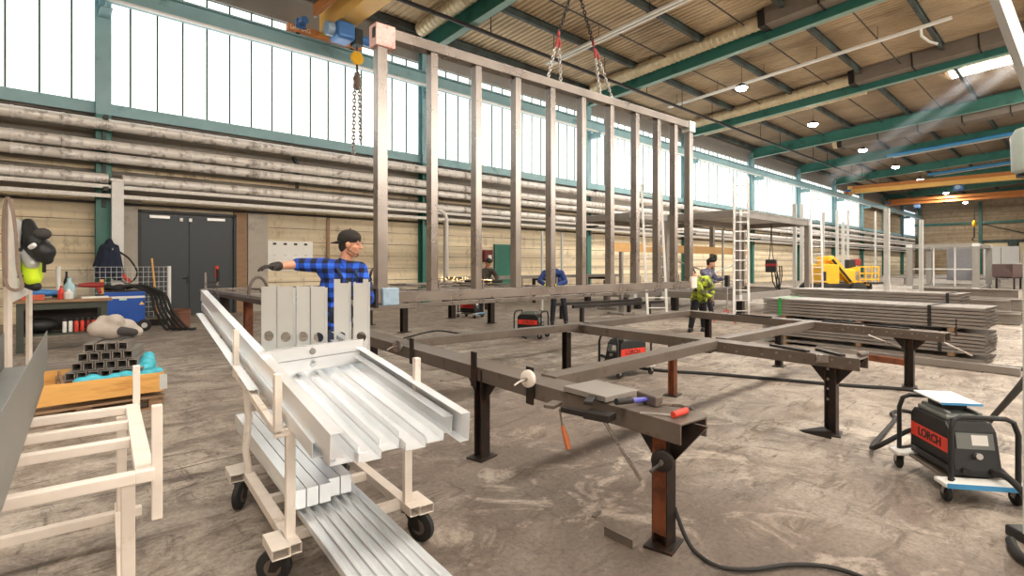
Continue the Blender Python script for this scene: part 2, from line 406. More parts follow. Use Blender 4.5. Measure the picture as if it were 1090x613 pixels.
for x in COLX:
    lo = MB().prof((x, WY-.2, 0), (x, WY-.2, 5.62), hsec(.34, .36, .03, .03), (0, 1, 0))
    c = struct(lo.build('steel_column', M['teal_dk']))
    hi = MB().prof((x, WY-.2, 5.62), (x, WY-.2, 10.5), hsec(.34, .36, .03, .03), (0, 1, 0))
    hi.build('column_shaft', M['teal'], c)
    br = MB(); br.beam((x, WY-.35, 5.45), (x, WY-.95, 5.45), .1, .1); br.beam((x, WY-.35, 3.55), (x, WY-.95, 3.55), .1, .1)
    br.beam((x, WY-.42, 3.1), (x, WY-.42, 5.5), .09, .09)
    struct(br.build('pipe_bracket', M['purlin']))
    struct(MB().prof((x, WY-.385, 8.4), (x, WY-1.15, 8.4), hsec(.25, .3, .03, .02)).build('crane_corbel', M['teal']))
    br = MB(); br.beam((x+5.2, WY-.05, 5.2), (x+5.2, WY-.42, 4.9), .09, .09); br.beam((x+5.2, WY-.40, 4.1), (x+5.2, WY-.40, 5.0), .09, .09)
    struct(br.build('pipe_bracket', M['purlin']))
# crane runway beam along the window wall
rb = MB().prof((X0, WY-.85, 8.82), (WX, WY-.85, 8.82), hsec(.3, .52, .04, .03))
struct(rb.build('crane_runway_beam', M['teal'], loc=(0, WY-.85, 8.5)))
rl = MB().box(((X0+WX)/2, WY-.85, 9.11), (WX-X0, .06, .06)); rl.build('crane_rail', M['dark'], bpy.data.objects['crane_runway_beam'])
lp = MB().box(((X0+WX)/2, WY-1.02, 8.54), (WX-X0, .14, .05)); lp.build('runway_flange', M['white'], bpy.data.objects['crane_runway_beam'])
# ---- roof: corrugated deck (ribs run across the hall), purlins, rafters
def deck(y0, y1):
    mb = MB(); x = X0; prof = []
    while x < WX:
        prof += [(x, 0), (x+.10, 0), (x+.135, .055), (x+.225, .055)]; x += .26
    vs = []
    ys = [y0, (y0+y1)/2, y1]
    for y in ys: vs += [(px, y, roof_z(y)+dz) for px, dz in prof]
    n = len(prof)
    mb.add(vs, [(r*n+i, r*n+i+1, (r+1)*n+i+1, (r+1)*n+i) for r in range(2) for i in range(n-1)])
    return mb
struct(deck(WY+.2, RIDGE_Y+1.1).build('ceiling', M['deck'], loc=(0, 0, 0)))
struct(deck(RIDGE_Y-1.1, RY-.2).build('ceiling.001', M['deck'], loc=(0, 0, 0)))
RX = list(COLX)
for x in RX:
    r = MB()
    for ya, yb in ((WY-.2, RIDGE_Y), (RIDGE_Y, RY)):
        r.prof((x, ya, roof_z(ya)-.60), (x, yb, roof_z(yb)-.60), hsec(.3, .74, .035, .025))
    o = struct(r.build('roof_rafter', M['teal_dk']))
    if x < WX-12:
        b = MB()
        for ya, yb in ((WY-.2, RIDGE_Y+.2),):
            b.prof((x, ya, roof_z(ya)-.972), (x, yb, roof_z(yb)-.972), [(-.15, -.02), (.15, -.02), (.15, 0), (-.15, 0)])
        b.build('rafter_flange', mat('pale_teal_flange', (128, 160, 150), .5) if 'pale_teal_flange' not in bpy.data.materials else bpy.data.materials['pale_teal_flange'], o)
for y in [18.0, 14.7, 11.3, 7.9, 4.55, 1.25, -2.2, -5.6, -9, -12.4, -15.6]:
    z = roof_z(y)-.16
    struct(MB().prof((X0, y, z), (WX, y, z), hsec(.15, .30, .02, .02)).build('roof_purlin', M['purlin']))
# glazed ridge strip, bay by bay
for i in range(len(RX)-1):
    xa, xb = RX[i]+.2, RX[i+1]-.2; zr = roof_z(0)+.12
    if xa > 41: struct(MB().box(((xa+xb)/2, 0, zr), (10.4, 2.3, .05)).build('ceiling.002', M['deck'])); continue
    gl = struct(MB().box(((xa+xb)/2, 0, zr), (xb-xa, 2.2, .03)).build('window_%d' % (30+i), M['skylight']))
    fb = MB()
    for k in range(11): fb.box((xa+(xb-xa)*k/10, 0, zr-.05), (.05, 2.2, .08))
    fb.build('window_frame', M['white'], gl)
sk_ = struct(MB().beam((37.2, 5.0, roof_z(5.0)-.06), (37.2, 1.3, roof_z(1.3)-.06), 1.3, .03).build('window_60', M['skylight']))
for k in range(4): MB().beam((36.5, 5.0-1.2*k, roof_z(5-1.2*k)-.09), (37.9, 5.0-1.2*k, roof_z(5-1.2*k)-.09), .06, .05).build('window_frame', M['white'], sk_)
# ---- end walls and the far side (not in view from here, they close the hall)
def gable(x, name, m):
    pts = [(RY, 0), (WY, 0), (WY, roof_z(WY)+.2), (RIDGE_Y, roof_z(0)+.3), (RY, roof_z(RY)+.2)]
    n = 5; mb = MB().add([(x-.15, y, z) for y, z in pts]+[(x+.15, y, z) for y, z in pts], [tuple(range(n)), tuple(range(2*n-1, n-1, -1))]+[(i, n+i, n+(i+1) % n, (i+1) % n) for i in range(n)])
    return struct(mb.build(name, m, loc=(x, 0, 0)))
gable(WX+.15, 'wall_back', M['clad_far']); gable(X0-.15, 'wall_front', M['clad_far'])
struct(MB().box(((X0+WX)/2, RY-.15, 3), (WX-X0, .3, 6)).build('wall_right', M['clad_far'], loc=(0, RY, 0)))
struct(MB().box(((X0+WX)/2, RY-.15, 10.5), (WX-X0, .3, 1.6)).build('trim_5', M['fascia'], loc=(0, RY, 0)))
for i in range(len(COLX)-1):
    struct(MB().box(((COLX[i]+COLX[i+1])/2, RY-.15, 7.85), (10.3, .05, 3.7)).build('window_%d' % (50+i), M['pane_fill' if COLX[i] < 50 else 'pane']))  # out-of-view panes, the nearer ones brightened as added fill
# far gable details
g = MB(); g.beam((WX-.2, WY, 7.7), (WX-.2, RY, 7.7), .2, .3)
for y in (17.9, 10.6, 3.2): g.prof((WX-.25, y, 0), (WX-.25, y, 10.8), hsec(.35, .35, .03, .03), (0, 1, 0))
struct(g.build('trim_6', M['teal_dk']))
g = MB(); g.beam((WX-.25, 10.4, 4.9), (WX-.25, RY, 4.9), .22, .35); g.beam((WX-.25, 10.3, 7.5), (WX-.25, 3.4, 5.1), .12, .12); g.beam((WX-.25, 3, 5.1), (WX-.25, -4, 7.5), .12, .12)
g.beam((WX-.25, 7, 4.9), (WX-.25, 7, 0), .9, .4, (1, 0, 0)); g.beam((WX-.25, 5, 5), (WX-.25, 5, 7.6), .14, .14, (1, 0, 0))
struct(g.build('trim_7', M['purlin']))
for i, (ya, yb) in enumerate(((10.2, 7.6), (6.4, 1.5))):
    d = struct(MB().box((WX-.12, (ya+yb)/2, 2.4), (.1, abs(ya-yb), 4.6)).build('door_%d' % (5+i), mat('pale_roller_door', (226, 206, 168), .6) if i == 0 else bpy.data.materials['pale_roller_door']))
# ---- doors of the window wall
pA, pB = on_y(150, 300, WY-.05), on_y(248, 300, WY-.05)
xa, xb = pA.x, pB.x
d1 = struct(MB().box(((xa+xb)/2, WY-.03, 1.52), (xb-xa, .08, 3.0)).build('door_1', M['door'], loc=((xa+xb)/2, WY, 0)))
fr = MB(); fr.box((xa-.04, WY-.06, 1.55), (.08, .14, 3.1)); fr.box((xb+.04, WY-.06, 1.55), (.08, .14, 3.1)); fr.box(((xa+xb)/2, WY-.06, 3.08), (xb-xa+.16, .14, .08)); fr.box(((xa+xb)/2, WY-.078, 1.5), (.02, .02, 3.0))
fr.build('door_frame', M['black'], d1)
hd = MB(); hd.box(((xa+xb)/2-.05, WY-.09, 1.08), (.05, .03, .24)); hd.cyl(((xa+xb)/2-.05, WY-.1, 1.12), ((xa+xb)/2-.19, WY-.14, 1.12), .013); hd.build('door_handle', M['black'], d1)
cl = MB(); cl.box((xa+.45, WY-.1, 2.93), (.5, .06, .08)); cl.box((xb-.5, WY-.1, 2.93), (.5, .06, .08)); cl.build('door_closer', M['chain'], d1)
bn = MB()
bn.box(((xa+xb)/2+.02, WY-.1, 2.88), (.08, .05, .1)); bn.box(((xa+xb)/2-.22, WY-.1, 2.88), (.08, .05, .1)); bn.build('door_catch', M['white'], d1)
for (p0, p1, m, zt) in ((128, 150, 'concrete', 3.4), (264, 285, 'concrete', 3.3), (249, 262, 'wood_old', 3.3)):
    a, b = on_y(p0, 290, WY-.1).x, on_y(p1, 290, WY-.1).x
    struct(MB().box(((a+b)/2, WY-.04, zt/2), (b-a, .16, zt)).build('trim_%d' % (8+p0 % 7), M[m]))
a, b = on_y(527.5, 290, WY-.05).x, on_y(545.5, 290, WY-.05).x
zt = on_y(536, 262, WY).z
d2 = struct(MB().box(((a+b)/2, WY-.03, zt/2), (b-a, .08, zt)).build('door_2', M['green']))
fr = MB(); fr.box((a-.04, WY-.05, zt/2), (.08, .12, zt)); fr.box((b+.04, WY-.05, zt/2), (.08, .12, zt)); fr.box(((a+b)/2, WY-.05, zt+.04), (b-a+.16, .12, .08)); fr.build('door_frame', M['teal_dk'], d2)
hd = MB(); hd.cyl((b-.1, WY-.12, 1.05), (b-.24, WY-.12, 1.05), .014); hd.cyl((b-.1, WY-.06, 1.05), (b-.1, WY-.12, 1.05), .014); hd.build('door_handle', M['chain'], d2)

# ================================================================ PIPES ON THE WINDOW WALL
PY = WY-.65
for i, (py, r) in enumerate(((116.5, .15), (141.3, .145), (155.7, .13), (180.4, .135))):
    z = on_y(0, py, PY).z
    lab = ['thick foil-wrapped pipe highest on the wall just under the window sill', 'foil-wrapped pipe second from the top on the window wall', 'foil-wrapped pipe third from the top on the window wall', 'foil-wrapped pipe lowest of the four, broken at the grey drop duct'][i]
    rr = random.Random(i)
    def run(xa, xb):
        pts = []; R = []; x = xa
        while x < xb:
            for dx, k in ((0, 1.07), (.05, 1.07), (.06, 1.0), (.94, 1.0), (.95, 1.07)):
                pts.append((x+dx, PY, z)); R.append(r*k*(1+.0*rr.random()))
            x += .96
        return pts, R
    mb = MB()
    if i < 3: mb.tube(*run(X0+.2, 100), n=14)
    else:
        xc = on_y(118, 190, PY).x
        a_, b_ = run(X0+.2, xc-.9); mb.tube(a_, b_, 14); a_, b_ = run(xc+.25, 100); mb.tube(a_, b_, 14)
    o = mb.build('insulated_pipe', M['pipe'], loc=(0, PY, z), smooth=True); tag(o, lab, 'pipe', 'foil-wrapped pipes along the window wall')
for i, (py, w_, h_) in enumerate(((189.6, .12, .1), (200.5, .12, .1))):
    z = on_y(0, py, PY).z
    mb = MB().prof((X0+.2, PY, z), (100, PY, z), [(-w_/2, -h_/2), (w_/2, -h_/2), (w_/2, h_/2), (w_/2-.01, h_/2), (w_/2-.01, -h_/2+.01), (-w_/2+.01, -h_/2+.01), (-w_/2+.01, h_/2), (-w_/2, h_/2)])
    x = X0+.3
    while x < 45: mb.box((x, PY-.062, z), (.1, .008, .05)); x += .22
    o = mb.build('cable_tray', M['tray'], loc=(0, PY, z)); tag(o, ['slotted zinc cable tray right below the lowest foil-wrapped pipe', 'slotted zinc cable tray running lowest along the window wall'][i], 'cable tray')
z = on_y(0, 209, WY-.2).z
tag(MB().tube([(X0+.2, WY-.25, z), (100, WY-.25, z)], .035).build('wall_conduit', M['dark'], loc=(0, WY-.25, z)), 'thin dark steel conduit along the wall under the cable trays', 'conduit')
# drop ducts
pt, pb = on_y(125, 193, WY-.72), on_y(125, 262, WY-.72)
mb = MB().hollow((pt.x, pt.y, .12), (pt.x, pt.y, pt.z), .26, .2, .01, (0, 1, 0))
t_ = thing('drop_duct', 'pale grey rectangular drop duct on the wall beside the dark double door', 'duct', (pt.x, pt.y, 0))
mb.build('duct_shaft', M['white'], t_, smooth=False)
MB().box((pt.x, pt.y, .06), (.32, .26, .12)).build('duct_foot', M['white'], t_); MB().box((pt.x, pt.y+.02, pt.z+.02), (.34, .3, .06)).build('duct_collar', M['tray'], t_)
p1 = on_y(474, 228, WY-.6); p2 = on_y(471, 225, WY-.6)
zt = p1.z
mb = MB().tube([(p1.x-.75, PY, zt+.18), (p1.x-.35, PY, zt+.15), (p1.x-.08, PY, zt), (p1.x, PY, zt-.25), (p1.x, PY, .1)], .11, 12)
t_ = thing('drop_pipe', 'light grey bent pipe dropping from the pipes behind the hanging frame', 'pipe', (p1.x, PY, 0))
mb.build('pipe_run', M['tray'], t_, smooth=True); MB().lathe([(.17, 0), (.17, .1), (.12, .12)], (p1.x, PY, 0), 16).build('pipe_foot', M['dark'], t_)

# ================================================================ ROOF SERVICES
def spiral(a, b, r, name, label, parent=None):
    a, b = V(a), V(b); L = (b-a).length; n = int(L/.24); pts = []; R = []
    for k in range(n):
        for q, kk in ((0, 1.0), (.70, 1.0), (.78, 1.075), (.92, 1.075)):
            pts.append(a+(b-a)*((k+q)/n)); R.append(r*kk)
    return MB().tube(pts, R, 20)
def duct(xr, y0, y1, y2, r, label, off=-.60, zoff=-.36):
    t = thing('ventilation_duct', label, 'duct', (xr+off, (y0+y1)/2, roof_z((y0+y1)/2)+zoff), 0, 'ventilation ducts along the rafters')
    A = lambda y: V((xr+off, y, roof_z(y)+zoff))
    if y0 > y1: spiral(A(y0), A(y1), r, '', '').build('spiral_duct', M['duct'], t, smooth=True)
    if y2 < y1:
        b = MB(); n = max(1, round((y1-y2)/2.2))
        MB().prof(A(y1+.25), A(y1), [(-r*1.25, -r*1.2), (r*1.25, -r*1.2), (r*1.25, r*1.2), (-r*1.25, r*1.2)]).build('duct_adapter', M['dark'], t)
        b.beam(A(y1), A(y2), r*2.5, r*2.2); b.build('rectangular_duct', M['ductbox'], t)
        for k in range(n+1):
            y = y1+(y2-y1)*k/n; MB().beam(A(y+.03), A(y-.03), r*2.8, r*2.5).build('duct_flange', M['dark'], t)
        MB().box(A(y1+.12)+V((0, 0, r*1.3)), (.16, .16, .14)).build('damper_actuator', M['red'], t)
    y = y0-1
    while y > min(y1, y2)+.5:
        p = A(y)
        for q in (-.9, .9): MB().cyl(p+V((r*q, 0, 0)), (p.x+r*q, y, roof_z(y)+.02), .012, n=6).build('hanger_rod', M['dark'], t)
        y -= 2.6
    return t
duct(12.0, 17.6, 9.8, 9.8, .27, 'ribbed round duct beside the nearest green rafter above the crane girder')
duct(22.4, 17.4, 8.6, 0.8, .28, 'round duct turning into a box duct beside the second green rafter')
duct(32.8, 17.2, 8.2, 0.8, .29, 'round duct turning into a box duct beside the third green rafter')
duct(32.8, 17.2, 8.0, 8.0, .24, 'slimmer round duct on the far side of the third green rafter', .55, -.75)
duct(43.2, 12.6, 12.0, 0.8, .40, 'long grey box duct below the rafters in the middle of the hall', .75, -.95)
# twin light trunking
for i, (x, ya, yb, lab) in enumerate(((17.3, 16.4, -6, 'pair of white trunking rails nearest, crossing above the frame chains'), (27.2, 16.2, 3.6, 'white trunking rail ending over the box duct in the upper right'))):
    t = thing('trunking_rail', lab, 'rail', (x, (ya+yb)/2, roof_z((ya+yb)/2)-.62))
    A = lambda y, dx=0: V((x+dx, y, (roof_z(y) if y > 0 else roof_z(-y))-.62))
    for dx in (-.12, .12) if i == 0 else (-.06, .06):
        MB().beam(A(ya, dx), A(max(yb, 0), dx), .1 if i == 0 else .09, .09).build('rail', M['white'], t)
    y = ya-.5
    while y > max(yb, 0)+.2:
        hg = MB(); hg.cyl(A(y), (x, y, roof_z(y)+.02), .012, n=6); hg.box(A(y)+V((0, 0, .055)), (.4, .04, .03)); hg.build('hanger', M['dark'], t); y -= 2.4
    if i == 1:
        p = A(4.6); MB().tube([p, p+V((.05, -.02, -.35)), p+V((.25, -.25, -.6)), p+V((.3, -.5, -.75))], .05, 8).build('cable_elbow', M['white'], t, smooth=True)
# dark lengthwise bus bar
yb_, zb_ = 15.1, 10.15
t = thing('bus_bar', 'dark steel bus bar hung on rods along the roof', 'rail', (20, yb_, zb_))
MB().beam((-2, yb_, zb_), (95, yb_, zb_), .09, .12).build('bar', M['dark'], t)
x = -1
while x < 94: MB().cyl((x, yb_, zb_), (x, yb_, roof_z(yb_)), .02, n=6).build('hanger_rod', M['dark'], t); x += 3.466
for y, x0_, x1_ in ((9.4, 8, 92), (13.0, 8, 92), (6.2, 14, 92)):
    z = roof_z(y)-.36
    tag(MB().tube([(x0_, y, z), (x1_, y, z)], .03, 6).build('roof_conduit', M['dark']), {9.4: 'thin dark conduit under the roof deck, on the near side of the lamps', 13.0: 'thin dark conduit under the roof deck, nearest the window wall', 6.2: 'thin dark conduit under the roof deck, farthest from the windows'}[y], 'conduit')
# high-bay lamps
LX = [25.8, 35.8, 46.6, 56.8, 67.2, 82, 97]
for i, x in enumerate(LX):
    y, z = 11.4, 10.15
    t = thing('ceiling_lamp', 'lit round LED lamp under the roof, %s from the camera along the row' % ORD[i], 'lamp', (x, y, z), 0, 'lit lamps in a row under the roof')
    MB().lathe([(.1, .22), (.14, .2), (.28, .10), (.30, .04), (.28, .03)], (x, y, z), 20).build('lamp_housing', M['dark'], t, smooth=True)
    MB().lathe([(.06, -.14), (.18, -.11), (.27, -.02), (.27, .03)], (x, y, z), 20).build('lamp_lens', M['lamp'], t)
    MB().cyl((x, y, z+.2), (x, y, roof_z(y)+.02), .012, n=6).build('lamp_rod', M['dark'], t)
    L = bpy.data.lights.new('lamp_light', 'AREA'); L.shape = 'DISK'; L.size = .45; L.energy = 350; L.color = (1, .95, .87)
    lo = bpy.data.objects.new('lamp_light', L); C.objects.link(lo); lo.parent = t; lo.location = (0, 0, -.18)
# blue pipe (compressed air) across two bays
for x, ya, yb, lab in ((52.0, 11.0, 0, 'long pale blue pipe hung across the hall under the far rafters'), (66, 10.6, 0, 'pale blue pipe farther back just above the orange crane girder')):
    t = thing('air_pipe', lab, 'pipe', (x, 6, roof_z(6)-1.1))
    MB().tube([(x, ya, roof_z(ya)-1.1), (x, yb, roof_z(yb)-1.1)], .14, 10).build('pipe_run', M['tape_blue'], t, smooth=True)
    MB().beam((x+.3, ya-.4, roof_z(ya)-1.25), (x+.3, yb, roof_z(yb)-1.25), .08, .08).build('pipe_rail', M['tray'], t)

# ================================================================ CRANES
def crane(X, label, hoist_y, full=True, zb=9.15, gap=.0, m='orange'):
    YE, YR = WY-.85, RY+.9
    t = thing('bridge_crane', label, 'crane', (X, YE, zb))
    e = MB().box((X, YE, zb+.14), (2.6 if full else 2.4, .22, .24)); e.build('end_carriage', M['orange_dk'], t, bevel=.02)
    for dx in (-.95, .95): MB().cyl((X+dx, YE-.07, zb+.1), (X+dx, YE+.07, zb+.1), .11).build('crane_wheel', M['dark'], t, smooth=True)
    g_ = MB().box((X, (YE+YR)/2, zb+.5), (.42, YE-YR, .72)); g_.box((X, (YE+YR)/2, zb+.12), (.62, YE-YR, .04)); g_.box((X, (YE+YR)/2, zb+.87), (.5, YE-YR, .03))
    g_.build('girder', M[m], t)
    MB().box((X-.5, (YE+YR)/2, zb+.62), (.07, YE-YR-.6, .08)).build('festoon_rail', M['tray'], t)
    MB().box((X-.62, (YE+YR)/2-.2, zb+.66), (.12, YE-YR-.8, .34)).build('walkway_beam', M['orange_dk'], t)
    mo = MB(); mo.cyl((X-.9, YE-.16, zb+.32), (X-.9, YE-.5, zb+.32), .13); mo.box((X-.9, YE-.12, zb+.3), (.3, .16, .3)); mo.build('travel_motor', M['blue_motor'], t, smooth=True)
    # hoist trolley
    h = thing('crane_hoist', label.split(' girder')[0]+' carries this blue electric hoist', 'hoist', (X, hoist_y, zb))
    MB().box((X-.12, hoist_y+.1, zb-.22), (.62, .7, .56)).build('hoist_housing', M['blue_motor'], h, bevel=.12, seg=4); MB().cyl((X-.66, hoist_y+.1, zb-.2), (X-.43, hoist_y+.1, zb-.2), .22, n=20).build('hoist_drum', M['blue_pale'], h, smooth=True)
    MB().cyl((X+.45, hoist_y, zb-.3), (X+.8, hoist_y, zb-.3), .15).build('hoist_motor', M['blue_motor'], h, smooth=True)
    b = MB().box((X+.32, hoist_y, zb-.30), (.26, .4, .5)); b.build('trolley_frame', M['purlin'], h, bevel=.01)
    return t, h
cr, ho = crane(7.6, 'near orange crane girder running out over the top of the photo', 16.0, zb=9.15)
cr['label'] = 'near orange crane girder bridging from the window wall over the frame'
ho['label'] = 'blue electric hoist under the near end of the orange crane girder'
# end carriage lettering
te = on_y(325, 40, WY-.98)
text_mesh('DEMAG', .2, M['white'], cr, (te.x-.15, WY-.975, 9.29), (1, 0, 0), (0, 0, 1))
sy, sx = 16.0, 7.9
# hook block with its chain fall
hb = on_y(380, 62, 16.0); ch = thing('hook_block', 'yellow hook block with slack hanging chain below the blue hoist', 'hook', (hb.x, 16.0, hb.z))
MB().lathe([(.2, -.06), (.22, -.03), (.22, .03), (.2, .06)], hb, 24, (0, 1, 0)).build('sheave', M['yellow'], ch, smooth=True)
MB().tube([hb+V((0, 0, .2)), V((hb.x, 16, 8.7))], .02, 6).build('hoist_rope', M['dark'], ch)
MB().tube([hb+V((0, 0, -.18)), hb+V((0, 0, -.42)), hb+V((.09, 0, -.52)), hb+V((.02, 0, -.62)), hb+V((-.08, 0, -.56))], .035, 8).build('hook', M['dark'], ch, smooth=True)
zb_low = on_y(381, 165, 16.0).z
def chain(mb, a, b, L=.05, r=.008, wd=.018, n=6):
    a, b = V(a), V(b); d, s1, u1 = basis(b-a, V((.3, .5, .8))); N = max(2, int((b-a).length/(L*.72)))
    for k in range(N):
        c = a+(b-a)*((k+.5)/N); sd = s1 if k % 2 else u1
        pts = []
        for q in range(9):
            an = 2*math.pi*q/8; pts.append(c+d*(L/2)*math.cos(an)+sd*wd*math.sin(an))
        mb.tube(pts, r, n, cap=False)
    return mb
for dx, zl in ((-.13, zb_low), (.13, zb_low+.4)):
    chain(MB(), hb+V((dx*.5, 0, -.5)), (hb.x+dx, 16, zl), .16, .025, .05, 5).build('hanging_chain', M['chain'], ch, smooth=True)
MB().sph(hb+V((0, 0, -.75)), (.11, .11, .3)).build('chain_bag', M['strap'], ch, smooth=True)
c2, h2 = crane(66.5, 'bright orange crane girder far down the hall, nearer of two', 8.2); h2['label'] = 'blue hoist hanging from the bright orange crane girder far away'
c3, h3 = crane(84, 'duller orange crane girder farthest down the hall', 14.5, m='orange_dk'); h3['label'] = 'small blue hoist on the farthest, duller crane girder'
for hx, hh, zz in ((66.5, None, 0), ):
    pass
p = on_x(1037, 238, 84); hk = thing('hanging_hook', 'yellow load hook hanging far away over the tube module', 'hook', (p.x, p.y, p.z-1))
MB().tube([(p.x, p.y, 9.2), (p.x, p.y, p.z)], .05, 6).build('hoist_rope', M['dark'], hk); MB().sph(p, (.35, .2, .45)).build('hook_block', M['yellow'], hk, smooth=True)
MB().tube([p+V((0, 0, -.3)), p+V((0, 0, -1.6)), p+V((0, .2, -1.9)), p+V((0, 0, -2.1))], .07, 6).build('hook', M['dark'], hk)
# ================================================================ WELDING TABLE (foreground)
TZ = .725
def leg(t, x, y, z1, m, w=.12, plate=True, gus=(), vd=(.06, .998), rust=None):
    l = MB().prof((x, y, .012), (x, y, z1), hsec(w, w*1.05, .014, .012), (0, 1, 0))
    o = l.build('leg', m, t)
    if rust: MB().box((x-w/2-.002, y, (z1)/2), (.004, w*.9, z1*.8)).build('rust_band', rust, o)
    if plate: MB().box((x, y, .007), (max(.2, w*2.2), .16, .014), .2).build('base_plate', M['table_dk'], o, bevel=.002)
    for q in gus:
        d = V((vd[0], vd[1], 0))*q; a = V((x, y, z1))+d*w*.5; n = V((-vd[1], vd[0], 0))*.008
        pts = [a, a+d*.22, a+V((0, 0, -.26))]
        MB().add([p+n for p in pts]+[p-n for p in pts], [(0, 1, 2), (5, 4, 3), (0, 3, 4, 1), (1, 4, 5, 2), (2, 5, 3, 0)]).build('gusset', M['table_dk'], o)
    return o
def inv_u(w, h, t=.012): return [(-w/2, -h), (-w/2+t, -h), (-w/2+t, -t), (w/2-t, -t), (w/2-t, -h), (w/2, -h), (w/2, 0), (-w/2, 0)]
tb = thing('welding_table', 'long grid-shaped steel welding table on dark legs in the foreground', 'table', (5.6, 3.1, 0))
rails = [((2.60, 1.40), (3.06, 6.0), .24), ((5.44, 1.32), (5.66, 4.9), .22), ((8.16, 1.12), (8.72, 4.9), .22)]
for (a, b, w_) in rails:
    MB().prof((a[0], a[1], TZ), (b[0], b[1], TZ), inv_u(w_, .11)).build('rail', M['raw_dk'], tb, bevel=.003)
for x, y in ((2.60, 1.58), (5.42, 1.57), (8.2, 1.5)):
    leg(tb, x, y, TZ-.012, M['table_dk'], .09, gus=(1, -1), rust=M['rusty'] if x < 3 else None)
leg(tb, 2.70, 3.28, TZ-.012, M['table_dk'], .088, gus=(1, -1))
leg(tb, 5.64, 3.31, TZ-.012, M['rusty'], .075); leg(tb, 8.42, 3.15, TZ-.012, M['table_dk'], .085)
leg(tb, 5.42, 4.78, TZ-.1, M['table_dk'], .085, gus=()); leg(tb, 8.85, 4.5, TZ-.012, M['table_dk'], .085); leg(tb, 3.02, 5.7, TZ-.012, M['table_dk'], .09)
bz = TZ+.012
MB().beam((2.82, 2.66, bz-.045), (5.44, 2.72, bz-.045), .15, .09).build('cross_beam', M['raw_dk'], tb, bevel=.004)
MB().beam((5.64, 2.72, bz-.045), (8.22, 2.66, bz-.045), .13, .09).build('cross_beam', M['raw_dk'], tb, bevel=.004)
MB().beam((3.08, 4.98, bz-.045), (5.56, 4.72, bz-.045), .13, .09).build('cross_beam', M['raw_dk'], tb, bevel=.004)
MB().beam((5.76, 4.72, bz-.045), (8.62, 4.74, bz-.045), .13, .09).build('cross_beam', M['raw_dk'], tb, bevel=.004)
# end stop plates on rail one
def rail1(s): return V((2.60+(3.06-2.60)*s, 1.40+4.6*s, TZ))
for s_, h_ in ((.265, .10), (.42, .12), (.66, .09)):
    p = rail1(s_)+V((-.135, 0, 0)); MB().box(p+V((0, 0, -.02)), (.014, .075, .16+h_), -.1).build('stop_plate', M['table_dk'], tb, bevel=.002)
# rods under the rail
MB().tube([(2.54, 1.98, TZ-.07), (2.50, 1.66, .36)], .011, 8).build('brace_rod', M['raw'], tb, smooth=True)
MB().tube([(8.10, 1.2, TZ-.09), (8.6, .95, .42)], .012, 8).build('brace_rod', M['raw'], tb, smooth=True)
MB().tube([(8.0, 1.9, TZ-.09), (8.28, 1.55, .45)], .014, 8).build('brace_rod', M['raw'], tb, smooth=True)
MB().box((8.0, 1.02, TZ+.085), (.05, .014, .2), .1).build('stop_plate', M['table_dk'], tb)
# bolts on the rail sides
for (a, b, w_), ns in zip(rails, (0, 14, 22)):
    for k in range(ns):
        s_ = .02+.5*k/ns + .01*rnd.random(); p = V((a[0]+(b[0]-a[0])*s_-w_/2-.001, a[1]+(b[1]-a[1])*s_, TZ-.03-.05*rnd.random()))
        MB().cyl(p, p+V((-.008, 0, 0)), .013, n=8).build('weld_stud', M['raw'], tb)
for k in range(4):
    p = V((5.42-.068, 1.57+.01, .60-.09*k)); MB().cyl(p, p+V((-.006, 0, 0)), .012, n=8).build('weld_stud', M['raw'], tb)
# magnetic earth discs with a lever
def earth_disc(name_label, c, axis):
    c = V(c); ax = V(axis).normalized(); t = thing('earth_clamp', name_label, 'clamp', c)
    MB().lathe([(.055, -.015), (.06, -.01), (.06, .012), (.05, .02)], c, 24, ax).build('disc', M['offwhite'] if 'grey' in name_label else M['dark'] if 'dark' in name_label else M['raw'], t, smooth=True)
    MB().cyl(c+ax*.02, c+ax*.05, .012).build('spindle', M['raw'], t); MB().tube([c+ax*.045, c+ax*.06+V((-.03, .01, -.012)), c+ax*.06+V((-.06, .02, -.03))], .009, 8).build('lever', M['dark'] if 'dark' in name_label else M['raw'], t, smooth=True)
p = rail1(.262); earth_disc('round pale grey earth clamp disc on the side of the front table rail', p+V((-.165, 0, .035)), (-1, -.12, 0))
earth_disc('round dark earth clamp disc on the nearest table leg', (2.53, 1.545, .49), (-1, -.35, 0))
p = rail1(.70); earth_disc('small silver earth clamp near the upper channel end on the table rail', p+V((-.165, .06, .0)), (-1, -.3, .1))
# things lying on the near end
q = MB().box((2.68, 2.08, TZ+.026), (.30, .36, .034), -.08); tag(q.build('steel_plate', M['stack'], bevel=.003), 'flat worn steel plate lying on the near table rail', 'plate')
q = MB().box((2.64, 2.10, TZ+.0042), (.2, .3, .0080), -.05); tag(q.build('shim_plate', M['dark']), 'thin dark shim under the worn steel plate on the near rail', 'plate')
hm = thing('club_hammer', 'club hammer with a blue-banded dark handle on the near table end', 'hammer', (2.68, 1.74, TZ))
ha, hb_ = V((2.45, 1.79, TZ+.05)), V((2.70, 1.745, TZ+.028))
MB().tube([ha, ha.lerp(hb_, .5)], [.019, .016], 10).build('grip', M['rubber'], hm, smooth=True)
MB().tube([ha.lerp(hb_, .5), ha.lerp(hb_, .95)], [.0155, .0145], 10).build('handle_band', mat('blue_violet_band', (96, 96, 190), .4), hm, smooth=True)
MB().beam((2.735, 1.825, TZ+.032), (2.685, 1.66, TZ+.032), .055, .06).build('hammer_head', M['raw_dk'], hm, bevel=.008)
pg = thing('locking_pliers', 'pliers with an orange-red grip lying on the near table end', 'pliers', (2.66, 1.52, TZ))
MB().tube([(2.545, 1.49, TZ+.02), (2.655, 1.475, TZ+.026)], .018, 10).build('red_grip', M['red'], pg, smooth=True)
